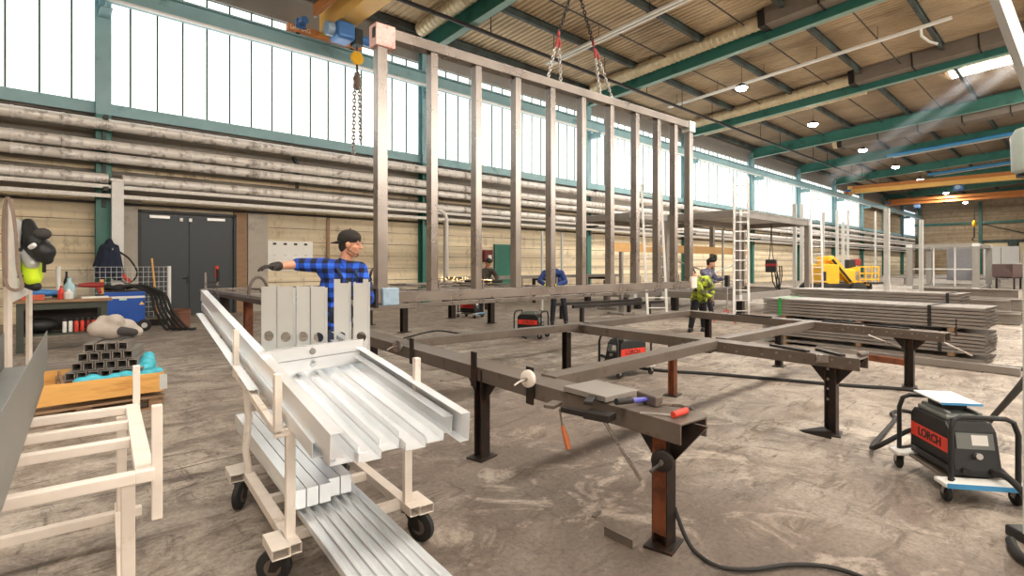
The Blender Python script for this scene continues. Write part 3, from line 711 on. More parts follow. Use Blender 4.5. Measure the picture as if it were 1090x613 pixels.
MB().tube([(2.655, 1.475, TZ+.026), (2.72, 1.50, TZ+.026)], .011, 8).build('shaft', M['dark'], pg, smooth=True); MB().tube([(2.72, 1.465, TZ+.02), (2.735, 1.56, TZ+.02), (2.70, 1.66, TZ+.015)], .008, 8).build('clamp_arm', M['raw'], pg, smooth=True)
sq = MB().box((2.55, 1.58, TZ+.004), (.035, .2, .006), .5); tag(sq.build('steel_rule', M['chain']), 'bright flat steel strip beside the red grip', 'ruler')
cl = thing('screw_clamp', 'bar clamp with a wooden handle hung on the near table edge', 'clamp', (2.45, 2.03, TZ-.15))
a0 = V((2.455, 1.98, TZ+.01))
MB().box(a0+V((0, 0, .012)), (.16, .05, .022), .5).build('clamp_jaw', M['dark'], cl, bevel=.004); MB().box(a0+V((-.065, .05, -.055)), (.05, .2, .03), .1).build('clamp_bar', M['dark'], cl, bevel=.003)
MB().box(a0+V((-.06, .24, -.05)), (.13, .07, .02), .3).build('clamp_pad', M['raw_dk'], cl, bevel=.003)
MB().tube([a0+V((-.08, .17, -.06)), a0+V((-.095, .13, -.17))], .007, 8).build('spindle', M['raw_dk'], cl); MB().tube([a0+V((-.094, .135, -.15)), a0+V((-.10, .10, -.215)), a0+V((-.11, .07, -.27))], [.012, .018, .016], 10).build('wooden_handle', mat('oiled_wood_handle', (168, 92, 50), .5), cl, smooth=True)
MB().box(a0+V((-.04, -.1, -.05)), (.10, .16, .04), .2).build('clamp_block', M['dark'], cl, bevel=.004)
# slag and flat bars on the far rails
for i, (x, y, l_, an) in enumerate(((8.26, 1.75, .5, 1.45), (8.4, 2.3, .5, 1.5), (8.46, 3.55, .6, 1.4), (5.47, 1.6, .35, .9), (5.46, 1.95, .42, 1.2))):
    tag(MB().box((x, y, TZ+.011), (l_, .05, .02), an).build('flat_bar', M['dark'], bevel=.002), ['short dark flat bar on the far rail close to its free end', 'dark flat bar on the far rail by the strapped stacks', 'dark flat bar at the back of the far table rail', 'dark flat bar across the end of the middle table rail', 'dark flat bar lying along the middle table rail'][i], 'flat bar', 'flat bars on the table rails')
tag(MB().box((5.32, 1.62, TZ-.03), (.035, .10, .07), .6).build('square_magnet', M['raw']), 'small square grey magnet on the side of the middle rail', 'magnet')
tag(MB().tube([(5.44, 1.36, TZ+.022), (5.6, 1.34, TZ+.022)], .02, 10).build('round_bar', M['raw_dk'], smooth=True), 'short round bar on the free end of the middle rail', 'bar')
# offcuts on the floor
c1, c2_ = on_z(646, 568), on_z(676, 583)
tag(MB().prof(c1+V((0, 0, .0)), c2_, [(-.025, 0), (.025, 0), (.025, .05), (.02, .05), (.02, .005), (-.025, .005)]).build('angle_offcut', M['raw_dk']), 'short angle steel offcut on the floor by the nearest leg', 'offcut')
c1, c2_ = on_z(852, 459), on_z(880, 465)
w_ = MB().add([c1+V((.03, .03, 0)), c1+V((-.02, -.03, 0)), c2_+V((.06, .05, 0)), c2_+V((-.04, -.05, 0)), c2_+V((.06, .05, .07)), c2_+V((-.04, -.05, .07)), c1+V((.0, .0, .01))], [(0, 1, 3, 2), (2, 3, 5, 4), (0, 2, 4, 6), (1, 6, 5, 3), (6, 4, 5), (0, 6, 1)])
tag(w_.build('steel_wedge', M['dark']), 'dark steel wedge on the floor against the middle table leg', 'wedge')
for i, (px, py) in enumerate(((635, 548), (470, 405))):
    p = on_z(px, py); tag(MB().box(p+V((0, 0, .005)), (.09, .03, .01), .5*i+.3).build('metal_scrap', M['raw_dk']), ['tiny metal scrap on the floor left of the nearest leg', 'tiny metal scrap on the floor below the table, behind the white stub'][i], 'scrap')

# ================================================================ HANGING WALL FRAME
A0 = V((2.46, 4.54, 0)); FD = V((.9988, -.05, 0)).normalized(); FN = V((FD.y, -FD.x, 0)).normalized()*1
FZ0, FZ1 = 1.18, 3.79
def on_frame(px):
    k = (px-545)/F_PX     # point of the frame line seen in this column
    # FWD.d , RGT.d
    d0, l0 = A0.dot(FWD), A0.dot(RGT); d1, l1 = FD.dot(FWD), FD.dot(RGT)
    s_ = (k*d0-l0)/(l1-k*d1); return A0+FD*s_
fr = thing('wall_frame', 'upright raw steel stud frame hanging from two chains in the centre', 'frame', A0+V((2.7, 0, FZ0)))
E0, E1 = on_frame(405), on_frame(733)
MB().hollow(E0-FD*.06+V((0, 0, FZ0+.05)), E1+FD*.05+V((0, 0, FZ0+.05)), .12, .10, .006).build('bottom_rail', M['raw'], fr, bevel=.004)
MB().hollow(E0-FD*.06+V((0, 0, FZ1-.05)), E1+FD*.05+V((0, 0, FZ1-.05)), .12, .10, .006).build('top_rail', M['raw'], fr, bevel=.004)
posts = [405, 460, 507, 549, 586, 619, 649, 676, 699, 717, 733]
for i, px in enumerate(posts):
    p = on_frame(px); w_ = .105 if i in (0, len(posts)-1) else .082
    o = MB().prof(p+V((0, 0, FZ0+.10)), p+V((0, 0, FZ1-.10)), [(-w_/2, -.05), (w_/2, -.05), (w_/2, .05), (-w_/2, .05)], FN).build('corner_post' if i in (0, len(posts)-1) else 'stud', M['raw'], fr, bevel=.006)
    if 0 < i < len(posts)-1:
        q = p+FD*(w_/2+.012)-FN*(-.055)
        MB().box(q+V((0, 0, FZ0+.14)), (.018, .008, .13), math.atan2(FD.y, FD.x)).build('weld_tab', M['raw'], o)
# wrapped corners
pw = mat('pink_paint_marks', (226, 188, 180), .5, 0, .1, 30, 0, 60, (198, 96, 88), .6)
p = on_frame(405); MB().box(p+V((.02, -.0, FZ1-.09)), (.2, .15, .21), math.atan2(FD.y, FD.x)).build('top_corner_casting', pw, fr, bevel=.006)
MB().box(p+V((-.085, -.03, FZ1-.07)), (.006, .06, .09), math.atan2(FD.y, FD.x)).build('casting_hole', M['dark'], fr)
wrap = mat('blue_grey_film', (150, 172, 190), .3, 0, .3, 14, .5, 18)
MB().box(p+FN*.035+V((.07, 0, FZ0+.06)), (.17, .11, .17), math.atan2(FD.y, FD.x)).build('film_wrap', wrap, fr, bevel=.012)
MB().box(p+V((-.075, 0, FZ0+.05)), (.03, .16, .18), math.atan2(FD.y, FD.x)).build('end_plate', M['dark'], fr, bevel=.004)
p = on_frame(733); MB().box(p+V((.0, 0, FZ1-.07)), (.16, .15, .17), math.atan2(FD.y, FD.x)).build('top_corner_casting', M['galv_flat'], fr, bevel=.006)
MB().box(p+FN*.02+V((.03, 0, FZ0+.08)), (.15, .14, .18), math.atan2(FD.y, FD.x)).build('bottom_corner_casting', M['offwhite'], fr, bevel=.006)
# slings
hook = at(612.5, -30, 6.55); fz = FZ1
for i, (px_top, px_red, ends, lab) in enumerate(((606, (594.5, 36), (583, 597), 'left chain sling with red shortening hooks holding the steel frame'), (619, (631.5, 46), (639, 652), 'right chain sling with red shortening hooks holding the steel frame'))):
    e0, e1 = on_frame(ends[0])+V((0, 0, fz+.004)), on_frame(ends[1])+V((0, 0, fz+.004))
    d = ((e0+e1)/2).dot(FWD); jn = at(px_red[0], px_red[1], d*1.0)
    t = thing('chain_sling', lab, 'chain', jn)
    chain(MB(), hook+V((.0, 0, -.1)), jn, .06, .009, .018, 5).build('main_chain', M['dark'], t, smooth=True)
    MB().sph(jn+V((-.0, 0, .0)), (.02, .02, .05), 8, 6).build('ring', M['red_dk'], t, smooth=True)
    for e in (e0, e1):
        k1 = jn+(e-jn)*.10; k2 = jn+(e-jn)*.30
        MB().tube([k1, (k1+k2)/2+V((.016, 0, 0)), k2], [.012, .02, .012], 8).build('shortening_hook', M['red_dk'], t, smooth=True)
        chain(MB(), k2, e, .05, .0075, .016, 5).build('leg_chain', M['chain'], t, smooth=True)
hk = thing('crane_hook', 'hook block above the photo from which both frame chains hang', 'hook', hook)
MB().sph(hook+V((0, 0, .16)), (.09, .06, .16), 12, 8).build('block', M['yellow'], hk, smooth=True); MB().tube([hook+V((0, 0, .05)), hook+V((.05, 0, -.05)), hook+V((0, 0, -.12)), hook+V((-.05, 0, -.07))], .02, 8).build('hook', M['dark'], hk, smooth=True)
for q in (-.05, .05): MB().cyl(hook+V((q, 0, .25)), (hook.x+q, hook.y, roof_z(hook.y)-.3), .008, n=6).build('hoist_rope', M['dark'], hk)

# ================================================================ BACK WELDING TABLE WITH FLOOR GRID
BT = .98
bt = thing('welding_table', 'farther welding table behind the hanging frame, carrying a joist grid', 'table', (6.1, 10.6, 0))
for i, x in enumerate((3.05, 6.35, 8.95)):
    MB().prof((x-.08, 7.4, BT), (x+.08, 12.7, BT), inv_u(.2, .12)).build('rail', M['raw_dk'], bt, bevel=.003)
    leg(bt, x, 10.5, BT-.012, M['rusty'] if i == 0 else M['table_dk'], .13, gus=(1,)); leg(bt, x+.06, 12.3, BT-.012, M['table_dk'], .15)
gr = thing('joist_grid', 'flat steel joist grid lying on the farther welding table', 'frame', (6.0, 10, BT))
gz = BT+.027
for y in (6.0, 12.6): MB().hollow((2.72, y, gz), (9.25, y-.15, gz), .1, .05, .005).build('edge_beam', M['raw'], gr, bevel=.003)
for x in (2.78, 9.2): MB().hollow((x, 6.05, gz), (x, 12.5, gz), .1, .05, .005).build('end_beam', M['raw'], gr, bevel=.003)
for y in (7.1, 8.3, 9.6, 11.1): MB().hollow((2.83, y, gz), (9.15, y-.15, gz), .08, .05, .004).build('long_joist', M['raw'], gr)
for k in range(5): MB().hollow((3.7+1.15*k, 6.05, gz-.001), (3.7+1.15*k, 12.5, gz-.001), .06, .045, .004).build('joist', M['raw'], gr)
# clamps at the far left end of the table
def g_clamp(c, lab, hm_):
    c = V(c); t = thing('screw_clamp', lab, 'clamp', c)
    MB().box(c+V((0, 0, .0)), (.03, .05, .62)).build('clamp_bar', M['raw'], t); MB().box(c+V((.12, 0, .1)), (.24, .04, .035)).build('upper_jaw', M['dark'], t); MB().box(c+V((.12, 0, -.3)), (.24, .04, .035)).build('lower_jaw', M['dark'], t)
    MB().cyl(c+V((.22, 0, -.1)), c+V((.22, 0, .2)), .014).build('spindle', M['raw'], t); MB().cyl(c+V((.22, 0, .2)), c+V((.22, 0, .45)), .03, .035).build('grip', hm_, t, smooth=True)
g_clamp((2.85, 12.75, BT+.08), 'bar clamp with orange grip at the left end of the farther table', M['red'])
g_clamp((2.62, 11.7, BT+.02), 'bar clamp with dark grip beside the one with the orange grip', M['dark'])
pts = [(2.95+.16*math.cos(a), 9.6, BT+.01+.34*math.sin(a)) for a in [math.pi*k/12 for k in range(13)]]
tag(MB().tube(pts, .025, 8).build('lifting_loop', M['raw_dk'], smooth=True), 'arched steel loop standing under the gloved pointing hand', 'loop')

# ================================================================ CART WITH GALVANISED CHANNELS
cv = V((.10, .995, 0)).normalized(); cu_ = V((cv.y, -cv.x, 0)); CO = V((.965, 2.66, 0)); crz = math.atan2(cu_.y, cu_.x)
def cw(u, v, z): return CO+cu_*u+cv*v+V((0, 0, z))
def castor(t, p, rot, m=None, r=.083):
    p = V(p); d = V((math.cos(rot), math.sin(rot), 0)); ax = V((-d.y, d.x, 0)); c = p+d*-.05; c.z = r
    w_ = MB().lathe([(r*.8, -.022), (r, -.014), (r, .014), (r*.8, .022)], c, 24, ax).build('castor_wheel', M['rubber'], t, smooth=True)
    MB().lathe([(r*.5, -.024), (r*.5, .024)], c, 16, ax).build('wheel_hub', M['raw_dk'], w_, smooth=True)
    f = MB()
    for q in (-1, 1):
        a = c+ax*q*.03; top = V((p.x, p.y, .155))+ax*q*.03
        f.add([a+d*.018+V((0, 0, -.015)), a-d*.018+V((0, 0, -.015)), top-d*.045, top+d*.045, a+d*.018+ax*q*.004+V((0, 0, -.015)), a-d*.018+ax*q*.004+V((0, 0, -.015)), top-d*.045+ax*q*.004, top+d*.045+ax*q*.004], [(0, 1, 2, 3), (7, 6, 5, 4), (0, 4, 5, 1), (1, 5, 6, 2), (2, 6, 7, 3), (3, 7, 4, 0)])
    f.box((p.x, p.y, .158), (.1, .1, .008), rot)
    f.build('castor_fork', M['dark'], t)
def make_cart(label):
    t = thing('material_cart', label, 'cart', CO+V((.3, .5, 0)), crz)
    m = M['offwhite']
    for u in (0, .63):
        MB().hollow(cw(u, -.10, .188), cw(u, 1.2, .188), .06, .05, .004).build('side_rail', m, t, bevel=.003)
        for v in (0, 1.1):
            q = -1 if u == 0 else 1
            MB().hollow(cw(u+q*.065, v-.11, .188), cw(u+q*.065, v+.09, .188), .085, .05, .004).build('castor_mount', m, t, bevel=.003)
    for v in (.05, .55, 1.08): MB().beam(cw(.03, v, .186), cw(.60, v, .186), .05, .046).build('cross_rail', m, t, bevel=.003)
    for u, q in ((0, -1), (.63, 1)):
        for v, zt in ((0, .725), (1.1, .832)):
            if v == 0: MB().beam(cw(u, v, .21), cw(u, v, zt), .045, .035, cv).build('post', m, t, bevel=.003)
            else: MB().tube([cw(u, v-.12, .21), cw(u+q*.02, v-.10, .36), cw(u-q*.01, v-.05, .55), cw(u, v-.02, .70), cw(u, v, zt)], .021, 10).build('bent_post', m, t, smooth=True)
            MB().beam(cw(u+.02*q*-1, v, zt), cw(u+q*.075, v, zt), .04, .035).build('bracket', m, t, bevel=.003)
            MB().beam(cw(u+q*.058, v, zt+.0), cw(u+q*.058, v, zt+.29), .034, .04, cv).build('stake', m, t, bevel=.003)
        MB().beam(cw(u+q*.058, .02, .737), cw(u+q*.058, 1.08, .843), .036, .036).build('upper_rail', m, t, bevel=.003)
    for v, zt in ((0.03, .728), (1.07, .838)): MB().beam(cw(-.04, v, zt), cw(.67, v, zt), .04, .034).build('rack_bar', m, t, bevel=.003)
    for u, v, r_ in ((-.03, -.02, -.7), (-.03, 1.02, .9), (.66, -.02, 1.9), (.66, 1.08, 1.0)): castor(t, cw(u, v, .16), r_)
    return t
cart = make_cart('cream tubular cart on castors loaded with shiny galvanised channels')
# deck of channels, sloping down towards the camera
TS = .104
def dk(u, v, dz=0): return cw(u, v, .747+TS*v+dz)
FP = lambda w, h, t=.0025: cpoly(w, h, t)
def side_c(h, w, t=.0025, s=1): return [(0, 0), (s*w, 0), (s*w, t), (s*t, t), (s*t, h-t), (s*w, h-t), (s*w, h), (0, h)]
GR = 'galvanised channels on the cart rack'
for i in range(5):
    u = .085+.112*i; v0 = -.52+[.02, -.01, .05, 0, .03][i]
    o = MB().prof(dk(u, v0), dk(u+.01, 1.5), FP(.104, .042)).build('steel_channel', M['galv'])
    tag(o, 'open galvanised channel forming the upper cart deck, %s from the left' % ORD[i], 'channel', GR)
for i in range(4):
    u = .088+.112*i; o = MB().prof(dk(u, -.47+.03*i, .0045), dk(u+.01, .66, .0045), [(-.02, 0), (.02, 0), (.02, .0025), (-.0175, .0025), (-.0175, .032), (-.02, .032)]).build('steel_angle', M['galv'])
    tag(o, 'narrow galvanised angle lying on the upper cart deck, %s from the left' % ORD[i], 'angle', 'narrow angles on the cart deck')
lw = [('long galvanised channel on edge topping the left side of the cart rack', 0.0, .076, -.60, 3.45, .105, .055), ('galvanised channel on edge under the long one on the cart left', -.012, .004, -.40, 3.3, .07, .05)]
for lab, u, dz, v0, v1, h, w_ in lw:
    o = MB().prof(dk(u, v0, dz), dk(u+.01, v1, dz), side_c(h, w_)).build('steel_channel', M['galv']); tag(o, lab, 'channel', GR)
o = MB().prof(dk(-.035, .55, -.01), dk(-.03, 3.0, -.01), [(0, 0), (.0025, 0), (.0025, .04), (-.05, .04), (-.05, .0375), (0, .0375)]).build('steel_angle', M['galv']); tag(o, 'galvanised angle outermost on the far left of the cart load', 'angle')
for lab, u, dz, v0, v1, h, w_ in (('galvanised channel on edge along the right side of the cart rack', .685, .004, -.56, 1.35, .14, .05), ('inner galvanised channel on edge next to the right side one', .66, .008, -.44, 1.30, .085, .05)):
    o = MB().prof(dk(u, v0, dz), dk(u+.005, v1, dz), side_c(h, w_, s=-1)).build('steel_channel', M['galv']); tag(o, lab, 'channel', GR)
# cross pieces with a hole
def hole_plate(mb, o, ex, ey, w, h, hx, hy, r, th, notch=None):
    """plate w x h (origin at its lower middle), round hole at (hx, hy)"""
    o, ex, ey = V(o), V(ex), V(ey); n = ex.cross(ey).normalized(); P = lambda x, y, k: o+ex*x+ey*y+n*(k*th)
    s_ = r*1.25; N = 24; ring = [(hx+r*math.cos(2*math.pi*k/N), hy+r*math.sin(2*math.pi*k/N)) for k in range(N)]
    def sq(a):
        c, q = math.cos(a), math.sin(a); m = max(abs(c), abs(q)); return (hx+s_*c/m, hy+s_*q/m)
    box_ = [sq(2*math.pi*k/N) for k in range(N)]
    def quad(p):
        m = len(p); mb.add([P(x, y, 0) for x, y in p]+[P(x, y, -1) for x, y in p], [tuple(range(m)), tuple(range(2*m-1, m-1, -1))]+[(i, m+i, m+(i+1) % m, (i+1) % m) for i in range(m)])
    for k in range(N): quad([ring[k], box_[k], box_[(k+1) % N], ring[(k+1) % N]])
    x0, x1 = -w/2, w/2
    quad([(x0, 0), (x1, 0), (x1, hy-s_), (x0, hy-s_)])
    quad([(x0, hy-s_), (hx-s_, hy-s_), (hx-s_, hy+s_), (x0, hy+s_)]); quad([(hx+s_, hy-s_), (x1, hy-s_), (x1, hy+s_), (hx+s_, hy+s_)])
    if notch:
        nx, nd = notch; quad([(x0, hy+s_), (x1, hy+s_), (x1, h-nd), (x0, h-nd)]); a, b = (x0, x0+nx) if nx > 0 else (x1+nx, x1)
        quad([(a, h-nd), (b, h-nd), (b, h), (a, h)])
    else: quad([(x0, hy+s_), (x1, hy+s_), (x1, h), (x0, h)])
for i, (dz, lab) in enumerate(((.044, 'lower of two short galvanised channels lying across the cart deck'), (.124, 'upper of two short galvanised channels lying across the cart deck'))):
    a, b = dk(.035, .70, dz), dk(.66, .80, dz); ex = (b-a); L_ = ex.length; ex.normalize(); bk = V((-ex.y, ex.x, 0)).normalized()
    mb = MB(); ey = ZUP
    hole_plate(mb, (a+b)/2, ex, (ey-ex*ey.dot(ex)).normalized(), L_+(.06 if i else 0), .077, -.02, .040, .022, .0025)
    for z_ in (0.001, .076): mb.beam(a+V((0, 0, z_))+bk*.022, b+V((0, 0, z_))+bk*.022, .044, .0025)
    tag(mb.build('steel_channel', M['galv']), lab, 'channel', 'short channels across the cart deck')
# upright channels
ups = [(278, 294.6, 303, 3.52), (295, 312, 303, 3.52), (315.4, 330, 303, 3.56), (330.6, 346, 303, 3.56), (355.5, 371.5, 297, 3.62), (376, 392, 297, 3.66)]
for i, (p0, p1, yt, d) in enumerate(ups):
    a, b = at(p0, yt, d), at(p1, yt, d); zt = a.z; mid = (a+b)/2; w_ = (b-a).length; v_ = (mid-CO).dot(cv); zb = .747+TS*v_+.044
    bk = V((-RGT.y, RGT.x, 0))
    mb = MB(); hole_plate(mb, (mid.x, mid.y, zb), RGT, ZUP, w_, zt-zb, (-.002 if i % 2 == 0 else .004), .172, .034, .0025, (.042 if i == 4 else -.036 if i == 5 else -.045 if i == 0 else .012, .028 if i > 3 else .012))
    for q in (-1, 1): mb.box(V((mid.x, mid.y, (zb+zt)/2-.006))+RGT*q*(w_/2-.0015)+bk*.024, (.0025, .048, zt-zb-.03), math.atan2(RGT.y, RGT.x))
    tag(mb.build('upright_channel', M['galv_flat']), 'short galvanised channel with a round hole standing upright on the cart, %s from the left' % ORD[i], 'channel', 'upright channels on the cart')
# lower bundle
for i in range(7):
    u = .10+.052*i; o = MB().prof(cw(u, -1.42+.03*(i % 3), .214), cw(u+.01, 1.95, .222), cpoly(.043, .034, .0022)).build('steel_channel', M['galv']); tag(o, 'long narrow galvanised channel in the bottom layer of the cart, %s from the left' % ORD[i], 'channel', 'bottom channels on the cart')
for i in range(5):
    u = .09+.066*i; o = MB().prof(cw(u, .16+(.05 if i > 2 else 0), .258), cw(u+.01, 1.9, .266), [(-.03, 0), (.03, 0), (.03, .1), (-.03, .1)]).build('box_profile', M['galv']); tag(o, 'bright box profile stacked on the bottom channels of the cart, %s from the left' % ORD[i], 'profile', 'box profiles on the cart')

# ================================================================ LEFT FOREGROUND CART
CO = V((.34, 2.44, 0)); cv = V((.09, .996, 0)).normalized(); cu_ = V((cv.y, -cv.x, 0)); crz = math.atan2(cu_.y, cu_.x)
c2c = thing('material_cart', 'cream slatted tube cart at the left edge of the photo', 'cart', CO+V((-.5, .6, 0)), crz)
m = M['offwhite']; rz_ = .742
MB().beam(cw(0, -.02, rz_), cw(0, 1.2, rz_), .062, .045).build('end_rail', m, c2c, bevel=.004)
for v in (.0, .5, .83, 1.17): MB().beam(cw(-1.1, v, rz_), cw(-.03, v, rz_), .05, .042).build('slat', m, c2c, bevel=.004)
MB().beam(cw(.04, .02, .56), cw(.04, .02, 1.0), .036, .036, cv).build('stake', m, c2c, bevel=.003)
MB().beam(cw(.02, 1.22, .60), cw(.02, 1.22, .975), .034, .034, cv).build('stake', m, c2c, bevel=.003)
for u in (-.05, -1.05):
    for v in (.06, 1.12): MB().beam(cw(u, v, .21), cw(u, v, rz_-.022), .045, .045, cv).build('post', m, c2c, bevel=.003)
for v in (.06, 1.12): MB().beam(cw(-1.1, v, .188), cw(.04, v, .188), .05, .046).build('cross_rail', m, c2c, bevel=.003)
for u in (-.05, -1.05): MB().hollow(cw(u, -.05, .188), cw(u, 1.25, .188), .06, .05, .004).build('side_rail', m, c2c, bevel=.003)
for u, v, r_ in ((-.02, .0, 1.6), (-.02, 1.2, 1.5), (-1.05, .0, 1.2), (-1.05, 1.2, 1.1)): castor(c2c, cw(u, v, .16), r_)
# channels on that cart (webs towards the middle of the hall)
wc = mat('grey_zinc_web', (142, 142, 138), .5, .3, .06, 3)
dv = V((.066, .998, 0)).normalized(); e_ = on_z(33, 412, .772); e2 = on_z(42, 358, 1.05)
nn = V((dv.y, -dv.x, 0))
base = V((.095, 4.55, rz_+.024)); far, near = base, base-dv*3.6
def upol(w, h, t=.003): return [(-w, 0), (0, 0), (0, h), (-t, h), (-t, t), (-w+t, t), (-w+t, h), (-w, h)]
o = MB().prof(near+V((0, 0, .0)), far, upol(.10, .115)).build('steel_channel', wc); tag(o, 'lower grey channel with its side facing the hall at the left edge', 'channel', 'grey channels at the left edge')
o = MB().prof(near+nn*.012+V((0, 0, .118)), far+nn*.012+dv*.12+V((0, 0, .118)), upol(.21, .225)).build('deep_channel', wc); tag(o, 'deep grey channel open upwards, on top at the left edge', 'channel', 'grey channels at the left edge')
tag(MB().prof(near-nn*.13, far-nn*.13, upol(.08, .115)).build('steel_channel', wc), 'grey channel hidden half behind the lower one at the left edge', 'channel', 'grey channels at the left edge')
# ================================================================ WELDING POWER SOURCES
RD = mat('welder_red', (232, 62, 44), .4); GPL = mat('welder_grey_lid', (112, 116, 112), .45)
def make_welder(loc, xd, label):
    xd = V(xd).normalized(); yd = V((-xd.y, xd.x, 0)); L = V(loc); rz = math.atan2(xd.y, xd.x)
    P = lambda x, y, z: L+xd*x+yd*y+V((0, 0, z))
    t = thing('welding_machine', label, 'welding machine', L, rz, 'wheeled welding machines')
    B = lambda c, s: MB().box(P(*c), s, rz)
    MB().box(P(-.02, 0, .125), (.62, .34, .022), rz).build('base_plate', M['ductbox'], t, bevel=.004)
    for x in (-.29, .29):
        b = MB().box(P(x, 0, .128), (.13, .50, .03), rz); b.build('bumper', M['white'], t, bevel=.008)
        MB().box(P(x+math.copysign(.067, x), 0, .128), (.006, .48, .03), rz).build('blue_edge', M['tape_blue'], t)
        for y in (-.2, .2): castor_small(t, P(x, y, 0), rz+.4*y)
    side = [(-.27, .15), (.23, .15), (.245, .20), (.19, .44), (.14, .49), (-.22, .49), (-.27, .44)]
    vs = [P(x, -.14, z) for x, z in side]+[P(x, .14, z) for x, z in side]; n = len(side)
    MB().add(vs, [tuple(range(n)), tuple(range(2*n-1, n-1, -1))]+[(i, n+i, n+(i+1) % n, (i+1) % n) for i in range(n)]).build('housing', M['black'], t, bevel=.01)
    B((-.04, 0, .505), (.34, .25, .035)).build('lid', GPL, t, bevel=.012)
    for y in (-.095, .095): B((-.04, y, .53), (.3, .03, .03)).build('lid_rib', GPL, t, bevel=.008)
    for y, q in ((-.1425, -1), (.1425, 1)):
        B((-.03, y, .33), (.44, .004, .095)).build('red_band', RD, t)
        text_mesh('LORCH', .082, M['black'], t, P(-.02, y+q*.0035, .33), xd*(-q), (0, 0, 1), 'lettering', .001, .002)
    # sloped front with display, knob and sockets
    fx = lambda z: .245-.05*(z-.20)/.24*1.0+.004
    MB().add([P(fx(.43), y, .43) for y in (-.11, .11)]+[P(fx(.33), y, .33) for y in (.11, -.11)], [(0, 1, 2, 3)]).build('control_panel', GPL, t)
    MB().add([P(fx(.42)+.003, y, .42) for y in (-.02, .075)]+[P(fx(.355)+.003, y, .355) for y in (.075, -.02)], [(0, 1, 2, 3)]).build('display', M['white'], t)
    MB().cyl(P(fx(.29), 0, .29), P(fx(.29)+.03, 0, .296), .02).build('knob', M['chain'], t, smooth=True)
    for y in (-.08, .08): MB().cyl(P(.24, y, .195), P(.27, y, .195), .022).build('cable_socket', M['dark'], t, smooth=True)
    for x, q in ((.30, 1), (-.32, -1)):
        pts = [P(x+.0*q, -.19, .14), P(x, -.19, .46), P(x-.01*q, -.17, .535), P(x-.015*q, -.13, .555), P(x-.015*q, .13, .555), P(x-.01*q, .17, .535), P(x, .19, .46), P(x, .19, .14)]
        MB().tube(pts, .016, 10).build('guard_hoop', M['black'], t, smooth=True)
    for y in (-.16, .16): MB().tube([P(-.32, y*1.1, .15), P(-.2, y, .2), P(.2, y, .2), P(.30, y*1.1, .15)], .012, 8).build('side_tube', M['black'], t, smooth=True)
    return t, P
def castor_small(t, p, rot):
    r = .052; d = V((math.cos(rot), math.sin(rot), 0)); ax = V((-d.y, d.x, 0)); c = V((p.x, p.y, r))-d*.02
    MB().lathe([(r*.8, -.018), (r, -.01), (r, .01), (r*.8, .018)], c, 20, ax).build('castor_wheel', M['rubber'], t, smooth=True)
    f = MB()
    for q in (-1, 1): f.beam(c+ax*q*.024, V((p.x, p.y, .112))+ax*q*.024, .004, .03, d)
    f.build('castor_fork', M['chain'], t)
wl = V((-.80, -.60, 0)); W0 = V((4.78, .62, 0))
wm, WP = make_welder(W0, wl, 'black and red welding machine on a trolley at the right edge, with a white tray')
tr = MB().beam(WP(-.26, 0, .60), WP(.08, 0, .59), .25, .012); tr.build('tray', M['white'], wm, bevel=.003)
MB().beam(WP(.081, 0, .59), WP(.086, 0, .59), .25, .016).build('tray_edge', M['tape_blue'], wm)
MB().beam(WP(-.08, 0, .52), WP(-.08, 0, .592), .18, .12, wl).build('tray_foot', M['black'], wm)
for lc, xd, lab in ((V((6.22, 4.40, 0)), -RGT*.86-FWD*.5, 'black and red welding machine standing under the middle rail of the front table'),):
    dup(wm, lc, math.atan2(xd.y, xd.x), lab)
def drop_children(r, names):
    for ch in list(r.children):
        if ch.name.split('.')[0] in names: bpy.data.objects.remove(ch)
for d_, px, py, xd, lab in ((11.2, 566, 0, RGT*.9-FWD*.45, 'welding machine with a tube guard on the floor between the two tables'), (15.4, 501, 0, RGT*.8-FWD*.5, 'welding machine farthest back, under the joist grid')):
    p = at(px, HZ, d_); r = dup(wm, (p.x, p.y, 0), math.atan2(xd.y, xd.x), lab); drop_children(r, ('tray', 'tray_edge', 'tray_foot'))
drop_children([o for o in bpy.data.objects if o.name == 'welding_machine.001'][0], ('tray', 'tray_edge', 'tray_foot'))
def hose(name, label, pts, r, m='rubber', cat='hose', n=10):
    """smooth tube through the points"""
    pts = [V(p) for p in pts]; out = []
    for i in range(len(pts)-1):
        p0, p1, p2, p3 = pts[max(i-1, 0)], pts[i], pts[i+1], pts[min(i+2, len(pts)-1)]
        for k in range(6):
            q = k/6; out.append(.5*((2*p1)+(p2-p0)*q+(2*p0-5*p1+4*p2-p3)*q*q+(3*p1-p0-3*p2+p3)*q**3))
    out.append(pts[-1]); o = MB().tube(out, r, n).build(name, M[m], smooth=True); return tag(o, label, cat)
gz_ = lambda px, py, r: on_z(px, py, r)
hose('welding_hose', 'thick dark hose from the front of the right-hand welding machine to the floor', [WP(.27, .08, .195), WP(.36, .1, .20), WP(.5, .16, .10), WP(.66, .26, .04), WP(.86, .40, .03)], .021)
hose('power_cable', 'dark cable looping behind the right-hand welding machine', [WP(-.29, -.08, .30), WP(-.36, -.12, .26), WP(-.55, -.28, .06), on_z(952, 447, .02), on_z(949, 440, .02), on_z(962, 437, .02), on_z(985, 443, .02)], .018)
hose('supply_cable', 'thick dark cable rising to the right edge behind the welding machine', [on_z(1000, 432, .02), on_z(1030, 448, .02), on_z(1048, 452, .02), at(1060, 440, 4.5), at(1080, 418, 3.7), at(1097, 398, 2.99)], .022)
